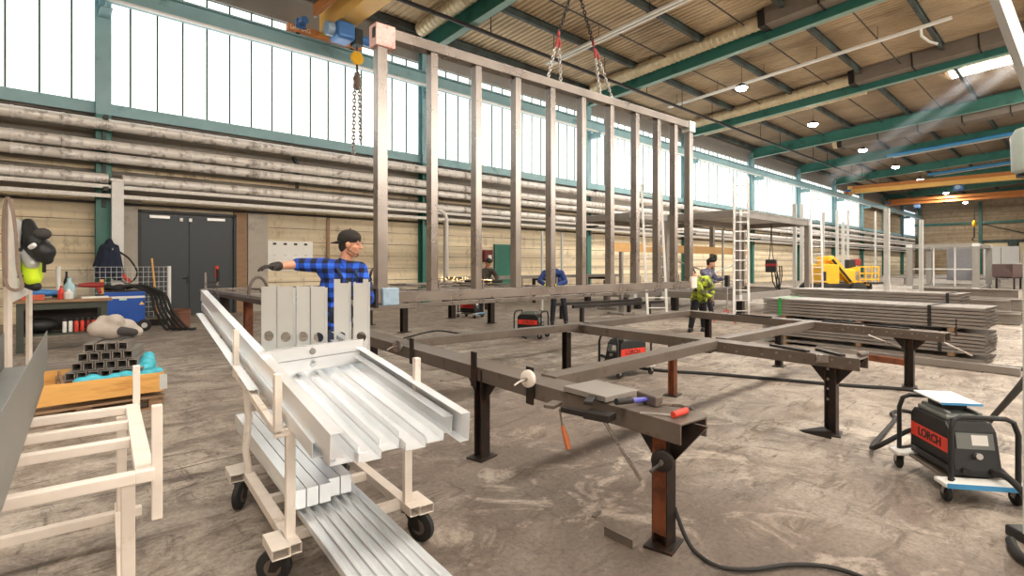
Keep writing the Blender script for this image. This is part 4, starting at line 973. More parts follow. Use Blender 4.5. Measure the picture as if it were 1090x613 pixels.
hose('floor_hose', 'dark hose snaking over the floor from the nearest table leg', [at(718, 540, 2.93), at(722, 552, 2.91), at(730, 572, 2.86), on_z(741, 588, .012), on_z(765, 603, .018), on_z(800, 606, .018), on_z(840, 601, .018), on_z(880, 603, .018), on_z(912, 612, .018), on_z(930, 622, .018)], .0115)
hose('long_hose', 'long dark hose lying across the floor under the welding table to the right', [on_z(640, 378, .02), on_z(672, 389, .02), on_z(700, 394, .02), on_z(760, 398, .02), on_z(830, 404, .02), on_z(900, 410, .02), on_z(960, 414, .02), on_z(990, 419, .02), on_z(1000, 428, .02)], .022)
hose('thin_cable', 'thin dark cable lying on the floor behind the hanging frame', [on_z(430, 360, .015), on_z(465, 352, .015), on_z(500, 356, .015), on_z(540, 352, .015), on_z(560, 360, .015)], .015)
for i, (px, py) in enumerate(((524, 357), (540, 354))):
    p = on_z(px, py); tag(MB().box(p+V((0, 0, .004)), (.4, .3, .006), .3+i).build('plastic_sheet', mat('lavender_film', (176, 186, 232), .4) if i == 0 else bpy.data.materials['lavender_film']), ['pale lavender sheet on the floor under the joist grid, the left one', 'pale lavender sheet on the floor under the joist grid, the right one'][i], 'sheet')

# ================================================================ STRAPPED STACKS OF TUBE
def stack(P0, dirv, L_, n_lay, n_col, w_, h_, what, straps, gaps=(), z0=.12, L_alt=None):
    d = V(dirv).normalized(); s_ = V((d.y, -d.x, 0))
    proto = None; top = n_lay
    z = z0; zs = []
    for k in range(n_lay):
        if k in gaps: z += .06
        zs.append(z); z += h_
    for k in range(n_lay):
        for c in range(n_col):
            if c > 0 and k < n_lay-1 and c < n_col-1 and k not in gaps and k+1 not in gaps: pass
            off = rnd.uniform(-.02, .02); a = V(P0)+s_*(w_*(c+.5))+d*off
            lab = 'grey steel tube in the %s stack, %s layer from the top, %s from the front' % (what, ORD[n_lay-1-k], ORD[c])
            if proto is None:
                proto = MB().hollow(a+V((0, 0, zs[k]+h_/2-.006)), a+d*L_+V((0, 0, zs[k]+h_/2-.006)), w_-.008, h_-.013, .004).build('steel_tube', M['stack'], loc=a+V((0, 0, zs[k])), rz=0)
                tag(proto, lab, 'tube', 'steel tubes of the %s stack' % what); base = a+V((0, 0, zs[k]))
            else: dup(proto, a+V((0, 0, zs[k])), 0, lab)
    # timbers
    for q in (.12, .5, .88):
        p = V(P0)+d*L_*q+s_*(w_*n_col/2)
        tag(MB().beam(p-s_*(w_*n_col/2+.06)+V((0, 0, z0/2)), p+s_*(w_*n_col/2+.06)+V((0, 0, z0/2)), .1, z0-.004, ZUP).build('stack_timber', M['wood_old']), 'old timber bearer under the %s stack, %s' % (what, {.12: 'at the hall end', .5: 'in the middle', .88: 'at the window end'}[q]), 'timber', 'timber bearers under the stacks')
        for g_ in gaps: tag(MB().beam(p-s_*(w_*n_col/2)+V((0, 0, zs[g_]-.031)), p+s_*(w_*n_col/2)+V((0, 0, zs[g_]-.031)), .08, .056).build('spacer_timber', M['wood_old']), 'spacer timber between the bundles of the %s stack, %s' % (what, {.12: 'at the hall end', .5: 'in the middle', .88: 'at the window end'}[q]), 'timber', 'timber bearers under the stacks')
    for q, m_, lo, hi, lb_ in straps:
        p = V(P0)+d*L_*q; zlo, zhi = zs[lo]-.004, zs[hi]+h_+.001; wt = w_*n_col
        mb = MB(); mb.box(p-s_*.004+V((0, 0, (zlo+zhi)/2)), (.004, .05, zhi-zlo), math.atan2(s_.y, s_.x)); mb.box(p+s_*(wt+.004)+V((0, 0, (zlo+zhi)/2)), (.004, .05, zhi-zlo), math.atan2(s_.y, s_.x)); mb.box(p+s_*wt/2+V((0, 0, zhi+.002)), (wt+.016, .05, .004), math.atan2(s_.y, s_.x)); mb.box(p+s_*wt/2+V((0, 0, zlo)), (wt+.016, .05, .003), math.atan2(s_.y, s_.x))
        tag(mb.build('strap', m_), lb_, 'strap')
    return zs
GS = mat('green_strap', (28, 168, 70), .4)
stack((10.66, 1.03, 0), (.06, 1, 0), 3.35, 13, 6, .16, .055, 'front', ((.20, M['black'], 7, 12, 'black strap round the upper front bundle near its hall end'), (.16, M['black'], 1, 6, 'dark strap round the lower front bundle'), (.90, GS, 7, 12, 'green strap round the upper front bundle at its far end')), (1, 7), .05)
stack((13.6, 1.68, 0), (.05, 1, 0), 3.2, 13, 6, .16, .062, 'rear', ((.06, M['black'], 6, 12, 'black strap at the hall end of the rear stack'),), (6,), .1)
for i, (px, py, l_) in enumerate(((945, 386, .5), (975, 381, .4))):
    p = on_z(px, py); tag(MB().box(p+V((0, .0, .045)), (.12, l_, .09), .3*i-.2).build('timber_block', M['wood' if i else 'rusty']), ['reddish timber block on the floor before the front stack', 'pale timber block on the floor before the front stack'][i], 'timber')
tag(MB().tube([(10.6, .35, .031), (10.62, .95, .031)], .03, 8).build('steel_pipe', M['dark']), 'dark pipe poking out of the lower front stack', 'pipe')
tag(MB().box((10.2, 1.9, .06), (.12, 2.6, .1), -.06).build('steel_profile', M['stack']), 'long grey profile lying on the floor in front of the front stack', 'profile')
# pile of beams far right
for i, (x, y, z, l_, w_) in enumerate(((18.5, 1.9, .16, 3.6, .3), (19.1, 1.8, .16, 3.6, .3), (18.6, 1.9, .48, 3.2, .22), (19.0, 1.6, .50, 3.0, .22), (22.6, 1.7, .2, 3.4, .4), (22.7, 1.9, .62, 3.0, .35), (25, 2.2, .25, 3.4, .5))):
    o = MB().prof((x, y-l_/2+1, z), (x, y+l_/2+.4, z), hsec(w_, .26, .02, .02)).build('steel_beam', M['stack']); tag(o, 'grey steel beam in the loose pile right of the strapped stacks, %s' % ['front bottom', 'second bottom one', 'front upper', 'second upper one', 'behind the front row', 'on top of the back row', 'farthest back'][i], 'beam', 'loose steel beams')
    if z < .3:
        for q in (.3, 2): tag(MB().box((x, y-l_/2+1+q, (z-.13)/2), (w_, .1, z-.134)).build('beam_bearer', M['wood_old']), 'timber bearer under the %s loose beam, %s' % (['front bottom', 'second bottom', '', '', 'back row', '', 'farthest'][i], 'near end' if q < 1 else 'far end'), 'timber', 'timber bearers under loose beams')

# ================================================================ STEEL MODULES
def module(x0, x1, y0, y1, zb, h, label, m, roof=False, braces=False, pw=.16, group=None, legs=True):
    t = thing('steel_module', label, 'module', ((x0+x1)/2, (y0+y1)/2, 0))
    for x in (x0, x1):
        for y in (y0, y1):
            MB().box((x, y, zb+h/2), (pw, pw, h)).build('corner_post', m, t, bevel=.008)
            for z in (zb+.09, zb+h-.09): MB().box((x, y, z), (pw+.02, pw+.02, .18)).build('corner_casting', M['galv_flat'], t)
    for y in (y0, y1):
        for z in (zb+.1, zb+h-.1): MB().beam((x0+pw/2, y, z), (x1-pw/2, y, z), pw*.8, .2).build('long_beam', m, t)
    for x in (x0, x1):
        for z in (zb+.1, zb+h-.1): MB().beam((x, y0+pw/2, z), (x, y1-pw/2, z), pw*.8, .2).build('short_beam', m, t)
    n = int((x1-x0)/.62)
    for k in range(1, n): MB().beam((x0+(x1-x0)*k/n, y0+.08, zb+.08), (x0+(x1-x0)*k/n, y1-.08, zb+.08), .06, .12).build('floor_joist', m, t)
    if roof:
        mb = MB(); n = int((x1-x0)/.2); pr = []
        for k in range(n): q = x0+(x1-x0)*k/n; w_ = (x1-x0)/n; pr += [(q, zb+h-.02), (q+w_*.4, zb+h-.02), (q+w_*.5, zb+h+.03), (q+w_*.9, zb+h+.03)]
        pr.append((x1, zb+h-.02)); m_ = len(pr)
        mb.add([(x, y0-.1, z) for x, z in pr]+[(x, y1+.1, z) for x, z in pr], [(i, i+1, m_+i+1, m_+i) for i in range(m_-1)])
        o = mb.build('roof_sheet', M['galv_flat'], t); so = o.modifiers.new('s', 'SOLIDIFY'); so.thickness = .01
    if braces:
        for (a, b) in (((x1-.1, y1, zb+.25), (x0+.6, y1, zb+h*.45)), ((x0+.6, y1, zb+.25), (x1-.1, y1, zb+h*.45))):
            MB().tube([a, b], .03, 6).build('brace', M['chain'], t)
        for q in (.25, .7):
            MB().box((x0+(x1-x0)*q, y1, zb+h/2), (.06, .06, h-.3)).build('stud', M['galv_flat'], t)
    if legs:
        for x in (x0+.4, (x0+x1)/2, x1-.4):
            for y in (y0+.1, y1-.1): MB().box((x, y, zb/2), (.18, .18, zb)).build('support_block', M['dark'], t)
    return t
module(15.6, 21.4, 7.0, 9.4, .46, 2.7, 'grey steel module with a metal sheet roof right of the hanging frame', M['stack'], True, True)
module(15.2, 20.8, 10.4, 12.8, .40, 2.9, 'second steel module behind the ladder and the hanging frame', M['stack'], True, False)
module(40.2, 46.2, 4.25, 7.35, .02, 2.72, 'distant grey steel module with white corners right of centre', mat('module_grey', (136, 132, 126), .5), False, False, .3, legs=False)
mt = bpy.data.objects['steel_module.002']
for q in (.3, .62): MB().box((40.2, 4.25+3.1*q, 1.4), (.07, .07, 2.3)).build('stud', M['galv_flat'], mt)
MB().box((40.2, 5.8, 1.25), (.05, 3.0, .07)).build('rail', M['galv_flat'], mt)
MB().box((45.9, 5.6, 1.5), (.06, 1.5, 2.1)).build('grey_panel', mat('grey_panel', (120, 118, 122), .5), mt)
tag(MB().box((44, 6.8, .5), (1.2, 4.2, .9)).build('work_table', M['dark'], bevel=.05) if False else MB().box((48.3, 6.6, .55), (1.2, 6.2, .12)).box((48.3, 4, .25), (1, .2, .5)).box((48.3, 9, .25), (1, .2, .5)).build('work_table', M['stack']), 'long low grey work table behind the distant module', 'table')
tp = MB().box((17.8, 9.75, 2.07), (9.5, .09, .27)); tag(tp.build('timber_beam', M['timber'], bevel=.006), 'long laminated timber beam running between the two nearer modules', 'beam')
for i, x in enumerate((13.6, 22.1)):
    t = thing('beam_trestle', 'grey trestle holding the %s end of the laminated timber beam' % ('left' if i == 0 else 'right'), 'trestle', (x, 9.75, 0))
    MB().box((x, 9.75, .965), (.1, .1, 1.93)).build('upright', M['stack'], t)
    MB().box((x, 9.75, .03), (.6, .6, .06)).build('foot', M['stack'], t)
# hanging wire feeder in the module
wf = at(821, 283, 19.2); t = thing('wire_feeder', 'black wire feeder with a red stripe hanging inside the roofed module', 'wire feeder', wf)
MB().box(wf, (.62, .35, .46), .3).build('housing', M['black'], t, bevel=.03); MB().box(wf+V((0, 0, .04)), (.63, .36, .09), .3).build('red_stripe', M['red_dk'], t)
for q in (-.2, .2): MB().tube([wf+V((q, 0, .23)), wf+V((q*.5, 0, .5)), V((wf.x, wf.y, 3.0))], .015, 6).build('suspension_wire', M['dark'], t)
for q in (-.22, .05, .25): MB().tube([wf+V((q, -.1, -.2)), wf+V((q*1.2, -.15, -.55)), wf+V((q*.6+.35, -.1, -.85)), wf+V((q+.75, 0, -.35)), wf+V((q+.7, 0, 0))], .022, 8).build('cable', M['rubber'], t, smooth=True)

# ================================================================ LADDERS
def ladder(a, b, wdir, w_, label, m, n=None):
    a, b = V(a), V(b); w = V(wdir).normalized()*w_/2; t = thing('ladder', label, 'ladder', a)
    for q in (-1, 1): MB().beam(a+w*q, b+w*q, .03, .065, w).build('stile', m, t)
    n = n or int((b-a).length/.28)
    for k in range(1, n): p = a+(b-a)*k/n; MB().cyl(p-w, p+w, .016, n=6).build('rung', m, t)
    return t
AL = mat('aluminium', (200, 198, 194), .35, .5)
a = on_z(789, 342); b = at(789, 188, 15.6); ladder(a, b, RGT, .40, 'tall aluminium ladder standing at the corner of the roofed module', AL)
l2 = at(868, 205, 22.0); ladder((l2.x-.2, l2.y-.15, 0), l2, RGT, .42, 'aluminium ladder behind the right post of the roofed module', AL)
a = on_z(700, 338.5); b = at(693, 196, 15.0); ladder(a, b, RGT, .55, 'white ladder seen between the studs of the hanging frame', M['white'])
# control pendant on the ladder corner
p = at(774, 299, 14.0); t = thing('tripod_lamp', 'small black work lamp on a stand beside the tall ladder', 'lamp', (p.x, p.y, 0))
MB().box(p, (.14, .1, .3)).build('lamp_head', M['black'], t, bevel=.02); MB().cyl((p.x, p.y, .05), (p.x, p.y, p.z-.15), .02).build('pole', M['chain'], t)
for k in range(3): q = 2.1*k; MB().tube([(p.x, p.y, .35), (p.x+.35*math.cos(q), p.y+.35*math.sin(q), .015)], .015, 6).build('leg', M['red' if k else 'chain'], t)

# ================================================================ STANDING TUBES
def standing(px, ytop, d, w_, label, m='galv_flat'):
    p = at(px, ytop, d); t = thing('standing_tube', label, 'tube', (p.x, p.y, 0), 0, 'tubes standing upright in the hall')
    MB().hollow((p.x, p.y, .015), (p.x, p.y, p.z), w_, w_, .006, (0, 1, 0)).build('tube', M[m], t); MB().box((p.x, p.y, .008), (w_*2.4, w_*2.4, .016)).build('foot_plate', M['dark'], t)
standing(944, 222, 15.2, .13, 'thick light grey tube standing behind the rear stack')
standing(980.5, 234, 17.2, .11, 'light grey tube standing in front of the distant module')
for i, (px, yt, d, w_) in enumerate(((876, 226, 25, .11), (891, 224, 27, .12), (897.5, 236, 26, .12), (902.5, 224, 28, .10), (846, 217, 24, .14), (853.5, 217, 26, .14), (577, 246, 17.5, .06), (598, 248, 17.8, .06), (932, 225, 40, .12))):
    standing(px, yt, d, w_, ['thin grey tube standing left of the yellow lift arm', 'tall thin tube standing behind the yellow lift arm', 'shorter tube standing between two tall thin ones', 'tall thin tube right of the shorter one behind the yellow lift', 'grey tube standing before the windows, left of a pair', 'grey tube standing before the windows, right of a pair', 'thin rod standing behind the bent worker, left one', 'thin rod standing behind the bent worker, right one', 'thin tube standing far back right of the yellow lift'][i])

# ================================================================ YELLOW BOOM LIFT
ly = 23.5; bl = at(900, 300, ly); t = thing('boom_lift', 'yellow articulated boom lift behind the strapped stacks', 'lift', (bl.x, bl.y, 0))
YL = M['yellow']; rzl = math.atan2(RGT.y, RGT.x)
pp = lambda px, py, d=ly: at(px, py, d)
c = pp(876.5, 0); MB().box((c.x, c.y, .95), (.78, 1.1, 1.2), rzl).build('engine_cover', YL, t, bevel=.06)
c = pp(877, 0, ly-.56); MB().box((c.x, c.y, 1.02), (.2, .02, .4), rzl).build('control_panel', M['black'], t)
c = pp(886, 0); MB().box((c.x, c.y, .55), (1.9, 1.2, .3), rzl).build('chassis', M['dark'], t, bevel=.03)
for q in (-.75, .75):
    for s_ in (-.6, .6): w = c+RGT*q+FWD*s_; w.z = .38; MB().lathe([(.3, -.12), (.38, -.08), (.38, .08), (.3, .12)], w, 20, FWD).build('wheel', M['rubber'], t, smooth=True)
def arm(a, b, w_, nm, m): MB().beam(a, b, w_, w_*1.1, FWD).build(nm, m, t, bevel=.02)
arm(pp(872, 274)+V((0, 0, -.1)), pp(886, 275), .26, 'upper_boom', YL); arm(pp(884, 275, ly-.3), pp(905, 300, ly-.3), .28, 'lower_boom', YL); arm(pp(886, 276, ly-.48), pp(906, 300, ly-.48), .08, 'boom_hose', M['black'])
MB().box(pp(875, 279), (.3, .3, .5), rzl).build('boom_knuckle', YL, t, bevel=.03)
arm(pp(897, 290), pp(914, 286), .2, 'jib', YL); MB().box(pp(900, 293), (.6, .5, .5), rzl).build('turret', YL, t, bevel=.05)
x0_, x1_ = 915, 935
for px in (915, 921.5, 928, 935):
    for dd in (0, .9): MB().cyl(pp(px, 284, ly+dd), pp(px, 300, ly+dd), .03, n=8).build('basket_post', YL, t)
for py in (284, 291, 297.5):
    for dd in (0, .9): MB().cyl(pp(x0_, py, ly+dd), pp(x1_, py, ly+dd), .03, n=8).build('basket_rail', YL, t)
    for px in (x0_, x1_): MB().cyl(pp(px, py, ly), pp(px, py, ly+.9), .03, n=8).build('basket_rail', YL, t)
MB().box(pp(925, 301, ly+.45), (.9, .95, .08), rzl).build('basket_floor', M['dark'], t); MB().box(pp(911, 279, ly+.4), (.3, .3, .3), rzl).build('control_box', M['red_dk'], t, bevel=.03); MB().box(pp(905, 281, ly+.4), (.35, .3, .4), rzl).build('valve_block', M['black'], t, bevel=.03)
MB().cyl(pp(925, 301, ly+.45), V((pp(925, 301, ly+.45).x, pp(925, 301, ly+.45).y, .1)), .12).build('basket_support', M['dark'], t)
arm(pp(906, 300), pp(924, 302, ly+.4), .16, 'basket_arm', YL)

# ================================================================ STORAGE RACK BEHIND THE GRID
rk = thing('bar_rack', 'low steel rack with long grey bars in front of the window wall', 'rack', (15, 14.4, 0))
for x in (11.6, 15, 18.4):
    for y in (13.84, 14.96): MB().box((x, y, .55), (.1, .1, 1.1)).build('rack_post', M['dark'], rk)
    MB().box((x, 14.4, .95), (.1, 1.02, .1)).build('rack_arm', M['dark'], rk)
for k in range(7): tag(MB().hollow((10.6, 13.98+.13*k, 1.06), (19.6-.2*(k % 3), 13.98+.13*k, 1.06), .11, .1, .005).build('steel_bar', M['stack']), 'long grey bar lying on the low rack, %s from the front' % ORD[k], 'bar', 'long bars on the low rack')
p = on_z(646, 329); t = thing('flanged_post', 'short flanged steel post on the floor seen under the frame', 'post', (p.x, p.y, 0))
MB().cyl((p.x, p.y, .04), (p.x, p.y, 1.0), .12).build('post', M['raw_dk'], t, smooth=True); MB().lathe([(.34, 0), (.34, .04), (.16, .09)], (p.x, p.y, 0), 20).build('flange', M['raw_dk'], t, smooth=True)
tr_ = thing('low_trestle', 'low dark trestle frame on the floor under the frame centre', 'trestle', on_z(645, 338))
q = on_z(640, 340); MB().beam((q.x-1.2, q.y, .42), (q.x+2.2, q.y-.6, .42), .1, .08).build('rail', M['dark'], tr_); MB().beam((q.x-1.0, q.y+.9, .42), (q.x+2.4, q.y+.3, .42), .1, .08).build('rail', M['dark'], tr_)
for dx, dy in ((-.9, -.05), (-.7, .85), (1.6, -.5), (1.9, .4)): MB().box((q.x+dx, q.y+dy, .19), (.09, .09, .38)).build('leg', M['dark'], tr_)
# dark box table at the far right edge
p = on_z(1083, 308); t = thing('parts_bin', 'dark brown steel bin on legs at the far right edge', 'bin', (p.x, p.y, 0))
MB().box((p.x, p.y, 1.15), (1.6, 1.7, .8), .7).build('bin_body', mat('brown_bin_paint', (92, 72, 70), .6), t, bevel=.02); MB().box((p.x, p.y, .72), (1.5, 1.6, .06), .7).build('bin_tray', M['dark'], t)
for a_ in (0, 1, 2, 3): q = .7+math.pi/4+a_*math.pi/2; MB().box((p.x+.95*math.cos(q), p.y+.95*math.sin(q), .35), (.09, .09, .7)).build('leg', M['dark'], t)
MB().box((p.x, p.y, 1.57), (.9, .9, .03), .7).build('bin_lid', M['galv_flat'], t)
p = on_x(1066, 275, 92); t = thing('white_cabinet', 'pale grey cabinet standing far back at the right', 'cabinet', (p.x, p.y, 0)); MB().box((p.x, p.y, 1.9), (1.2, 3.4, 3.8)).build('cabinet_body', M['white'], t, bevel=.05); MB().box((p.x-.61, p.y, 1.9), (.02, .04, 3.5)).build('door_gap', M['dark'], t)

# ================================================================ EXTRACTION ARM AT THE RIGHT EDGE
p = on_z(1097, 580); t = thing('extraction_arm', 'pale grey post with a slanting extraction arm at the right edge', 'extraction arm', (p.x, p.y, 0)); d_ = p.dot(FWD)
MB().beam((p.x, p.y, .06), (p.x, p.y, 1.62), .06, .06, (0, 1, 0)).build('post', M['galv_flat'], t, bevel=.004)
MB().box((p.x+.06, p.y-.03, .03), (.2, .2, .06), .8).build('base', M['black'], t, bevel=.01); MB().beam((p.x, p.y, 1.6), at(1112, 180, d_), .05, .05, (0, 1, 0)).build('link', M['galv_flat'], t)
h0 = at(1096, 160, d_); MB().lathe([(.05, -.13), (.075, -.11), (.08, .08), (.06, .12), (.03, .13)], h0, 20).build('hood', mat('mint_grey_plastic', (186, 200, 194), .35), t, smooth=True); MB().lathe([(.055, -.145), (.055, -.128)], h0, 16).build('hood_ring', M['black'], t)
a, b = at(1050, -40, d_), at(1108, 118, d_); MB().hollow(b, a, .062, .05, .004, FWD).build('slanting_arm', M['galv_flat'], t)
MB().beam(b, at(1112, 180, d_), .05, .05, FWD).build('link', M['galv_flat'], t)
MB().beam(a, V((a.x, a.y, roof_z(a.y)-.3)), .03, .03, FWD).build('suspension_rod', M['dark'], t)
hose('dark_hose', 'dark hose curled at the foot of the right-edge post', [on_z(1076, 575, .03), on_z(1079, 583, .03), on_z(1088, 594, .03), on_z(1100, 600, .03)], .024)
# ================================================================ LEFT BACK CORNER
# ---- work bench
bx0, bx1, by0, by1 = -.12, 1.18, 12.5, 13.25
t = thing('work_bench', 'dark steel work bench with a worn top at the left', 'bench', ((bx0+bx1)/2, 12.9, 0))
BG = mat('dark_green_bench', (66, 70, 62), .6, 0, .15, 5)
MB().box(((bx0+bx1)/2, (by0+by1)/2, .885), (bx1-bx0+.1, by1-by0+.06, .05)).build('bench_top', M['wood_old'], t, bevel=.006)
for x in (bx0+.07, bx1-.07):
    for y in (by0+.06, by1-.06): MB().box((x, y, .43), (.1, .08, .86)).build('leg', BG, t)
MB().box(((bx0+bx1)/2, by0+.04, .80), (bx1-bx0-.1, .05, .12)).build('apron', BG, t); MB().box(((bx0+bx1)/2, (by0+by1)/2, .28), (bx1-bx0-.1, by1-by0-.1, .03)).build('shelf', BG, t)
MB().box(((bx0+bx1)/2, by1-.05, .55), (bx1-bx0-.1, .02, .5)).build('back_panel', M['dark'], t)
def spray(p, m, lab, h=.2, grp='spray cans on the bench shelf'):
    p = V(p); o = thing('spray_can', lab, 'can', p, 0, grp)
    MB().lathe([(.03, 0), (.032, .01), (.032, h*.78), (.02, h*.86)], p, 14).build('can_body', m, o, smooth=True); MB().lathe([(.026, h*.84), (.026, h), (.02, h+.01)], p, 14).build('cap', M['black'], o, smooth=True)
for k in range(6): spray((.55+.085*k, 12.72+.03*(k % 2), .296), (M['white'], M['white'], M['red'], M['red'], M['red_dk'], M['red'])[k], '%s spray can on the bench shelf, %s from the left' % (['white', 'white', 'red', 'red', 'dark red', 'red'][k], ORD[k]), .24)
tag(MB().sph((.22, 12.85, .44), (.26, .2, .14)).build('dark_bag', M['black'], smooth=True), 'dark bag on the bench shelf beside the spray cans', 'bag')
BZ = .911
o = thing('parts_box', 'orange box on the left end of the bench top', 'box', (.12, 12.7, BZ)); MB().box((.12, 12.7, BZ+.035), (.3, .2, .07)).build('box_body', mat('orange_plastic', (206, 92, 60), .5), o, bevel=.008); MB().box((.12, 12.7, BZ+.08), (.32, .22, .018)).build('box_lid', bpy.data.materials['orange_plastic'], o, bevel=.005)
def bottle(p, m, capm, h, r, lab):
    p = V(p); o = thing('bottle', lab, 'bottle', p); MB().lathe([(r*.9, 0), (r, .01), (r, h*.62), (r*.45, h*.8), (r*.35, h*.93)], p, 16).build('bottle_body', m, o, smooth=True); MB().lathe([(r*.4, h*.91), (r*.4, h), (r*.35, h)], p, 12).build('cap', capm, o, smooth=True)
bottle((.62, 12.8, BZ), M['bottle'], M['bottle'], .38, .085, 'clear water bottle standing on the bench'); bottle((.59, 13.0, BZ), M['black'], M['black'], .50, .045, 'slim black bottle standing behind the clear bottle'); bottle((.5, 12.66, BZ), M['red'], M['red_dk'], .24, .05, 'red bottle in front of the clear bottle'); bottle((.60, 12.62, BZ), M['white'], M['white'], .18, .07, 'white jar in front of the clear bottle')
g = V((.28, 12.95, BZ+.09)); o = thing('angle_grinder', 'blue angle grinder lying on the bench', 'grinder', g); MB().tube([g+V((-.28, 0, .0)), g+V((-.1, 0, .02)), g+V((.18, 0, .01))], [.05, .075, .055], 12).build('motor_body', M['bottle_blue'], o, smooth=True); MB().cyl(g+V((.2, 0, -.07)), g+V((.2, 0, -.02)), .1).build('disc_guard', M['dark'], o, smooth=True); MB().cyl(g+V((-.42, 0, .0)), g+V((-.27, 0, .0)), .045).build('handle', M['black'], o, smooth=True)
g = V((.98, 12.86, BZ+.16)); o = thing('cordless_drill', 'dark red cordless drill lying on the bench', 'drill', g); MB().tube([g+V((-.22, 0, .08)), g+V((0, 0, .08)), g+V((.16, 0, .08))], [.035, .055, .05], 12).build('motor_body', M['red_dk'], o, smooth=True); MB().beam(g+V((.06, 0, .06)), g+V((.1, 0, -.09)), .05, .06).build('grip', M['red_dk'], o, bevel=.012); MB().box(g+V((.1, 0, -.13)), (.14, .08, .06)).build('battery', M['black'], o, bevel=.01); MB().cyl(g+V((-.34, 0, .08)), g+V((-.22, 0, .08)), .018).build('chuck', M['raw'], o)
o = tag(MB().box((.98, 12.66, BZ+.015), (.4, .18, .03), .1).build('paper_stack', M['paper']), 'loose papers on the bench top', 'paper')
tag(MB().box((1.12, 12.98, BZ+.17), (.05, .05, .34)).build('wooden_stick', M['wood']), 'upright wooden stick on the right end of the bench', 'stick')
# ---- blue machine cart
x0_, x1_, yb0, yb1 = 1.22, 2.06, 14.7, 15.3
o = thing('blue_machine', 'blue box-shaped machine on wheels beside the bench', 'machine', ((x0_+x1_)/2, 15, 0))
MB().box(((x0_+x1_)/2, 15, .57), (x1_-x0_, yb1-yb0, .70)).build('cabinet', M['blue_box'], o, bevel=.02); MB().box(((x0_+x1_)/2, 14.692, .80), (x1_-x0_-.02, .01, .05)).build('pale_stripe', M['white'], o); MB().box(((x0_+x1_)/2, 14.69, .76), (.14, .012, .05)).build('label_plate', mat('pale_green_label', (200, 222, 206), .5), o)
MB().add([(x1_-.12, 14.688, .62), (x1_-.02, 14.688, .62), (x1_-.07, 14.688, .70)], [(0, 1, 2)]).build('warning_triangle', M['orange'], o); MB().box(((x0_+x1_)/2, 15, .935), (x1_-x0_-.06, yb1-yb0-.06, .03)).build('lid', M['dark'], o)
for y in (14.72, 15.28): MB().lathe([(.1, -.03), (.14, -.02), (.14, .02), (.1, .03)], (x1_-.02, y, .14), 20, (0, 1, 0)).build('wheel', M['rubber'], o, smooth=True); MB().cyl((x1_-.02, y-.035, .14), (x1_-.02, y+.035, .14), .06).build('wheel_hub', M['galv_flat'], o)
for y in (14.76, 15.24): MB().box((x0_+.06, y, .11), (.06, .06, .22)).build('foot', M['dark'], o)
hd = MB().tube([(1.3, 14.85, .95), (1.3, 14.85, 1.06), (1.9, 14.85, 1.06)], .012, 8)
# hoses over the box
for i in range(5):
    a = V((1.70+.07*i, 14.9+.07*(i % 3), .985+.02*(i % 2)))
    hose('welding_hose', 'thick dark grey hose hanging over the right side of the blue machine, %s strand' % ORD[i], [a+V((-.25, .05, .0)), a+V((.12, 0, .05)), V((2.16+.055*i, 14.74-.085*i, .86)), V((2.22+.07*i, 14.62-.08*i, .52)), V((2.32+.08*i, 14.55-.08*i, .26)), V((2.42+.1*i, 14.52-.08*i, .05)), V((2.5+.12*i, 14.55-.08*i, .032))], .03)
    bpy.data.objects[-1 if False else ([x.name for x in bpy.data.objects if x.name.startswith('welding_hose')][-1])]['group'] = 'hoses over the blue machine'
pts = [(1.5+.2*math.cos(q), 15.0+.1*math.sin(q), .99+.03*math.sin(q*2)+.02*k) for k in range(3) for q in [math.pi*2*j/14 for j in range(14)]]
tag(MB().tube(pts, .03, 8).build('coiled_cable', M['rubber'], smooth=True), 'black cable coiled on top of the blue machine', 'cable')
p = on_z(192, 349); o = thing('steel_bucket', 'rusty brown bucket in front of the double door', 'bucket', (p.x, p.y, 0))
RB = mat('rust_brown_bucket', (126, 84, 66), .65, .1, .15, 6)
MB().lathe([(.17, 0), (.2, .02), (.215, .44), (.225, .45), (.205, .46), (.195, .06), (.05, .05)], (p.x, p.y, 0), 24).build('bucket_body', RB, o, smooth=True); MB().lathe([(.222, .36), (.228, .37), (.228, .38), (.222, .39)], (p.x, p.y, 0), 24).build('bucket_hoop', RB, o, smooth=True)
# jacket on the drop duct
p = on_y(117, 260, WY-.95); o = thing('work_jacket', 'dark navy work jacket hanging on the grey drop duct', 'jacket', (p.x, p.y, on_y(117, 298, WY-.95).z))
zt, zb_ = on_y(117, 253, WY-.95).z, on_y(117, 297, WY-.95).z
jk = MB()
def slab(pts, dy=.07):
    n = len(pts); jk.add([(p.x+x, p.y-dy*(1-.0), z) for x, z in pts]+[(p.x+x, p.y+dy, z) for x, z in pts], [tuple(range(n)), tuple(range(2*n-1, n-1, -1))]+[(i, n+i, n+(i+1) % n, (i+1) % n) for i in range(n)])
H = zt-zb_
for a, b, r0, r1 in (((0, zt-.06), (0, zt-.28), .05, .15), ((-.07, zt-.3), (-.17, zb_+.12), .14, .15), ((.07, zt-.3), (.16, zb_+.1), .13, .15), ((-.13, zt-.25), (-.3, zb_+.35), .09, .07), ((.12, zt-.25), (.24, zb_+.15), .08, .07), ((0, zt-.4), (-.02, zb_+.2), .15, .16), ((-.05, zt-.1), (-.11, zt-.35), .05, .06)): jk.cap((p.x+a[0], p.y-.02, a[1]), (p.x+b[0], p.y-.04, b[1]), r0, r1)
jk.build('jacket_body', M['navy'], o, voxel=.02, sm=3)
MB().box((p.x+.02, p.y-.17, zt-.3), (.06, .01, .05)).build('collar_label', M['white'], o)
hose('red_hose', 'red and black hose loop hanging beside the navy jacket', [at(127, 268, 14.3), at(138, 276, 14.2), at(146, 290, 14.2), at(140, 300, 14.2), at(131, 300, 14.2), at(126, 292, 14.2)], .022)
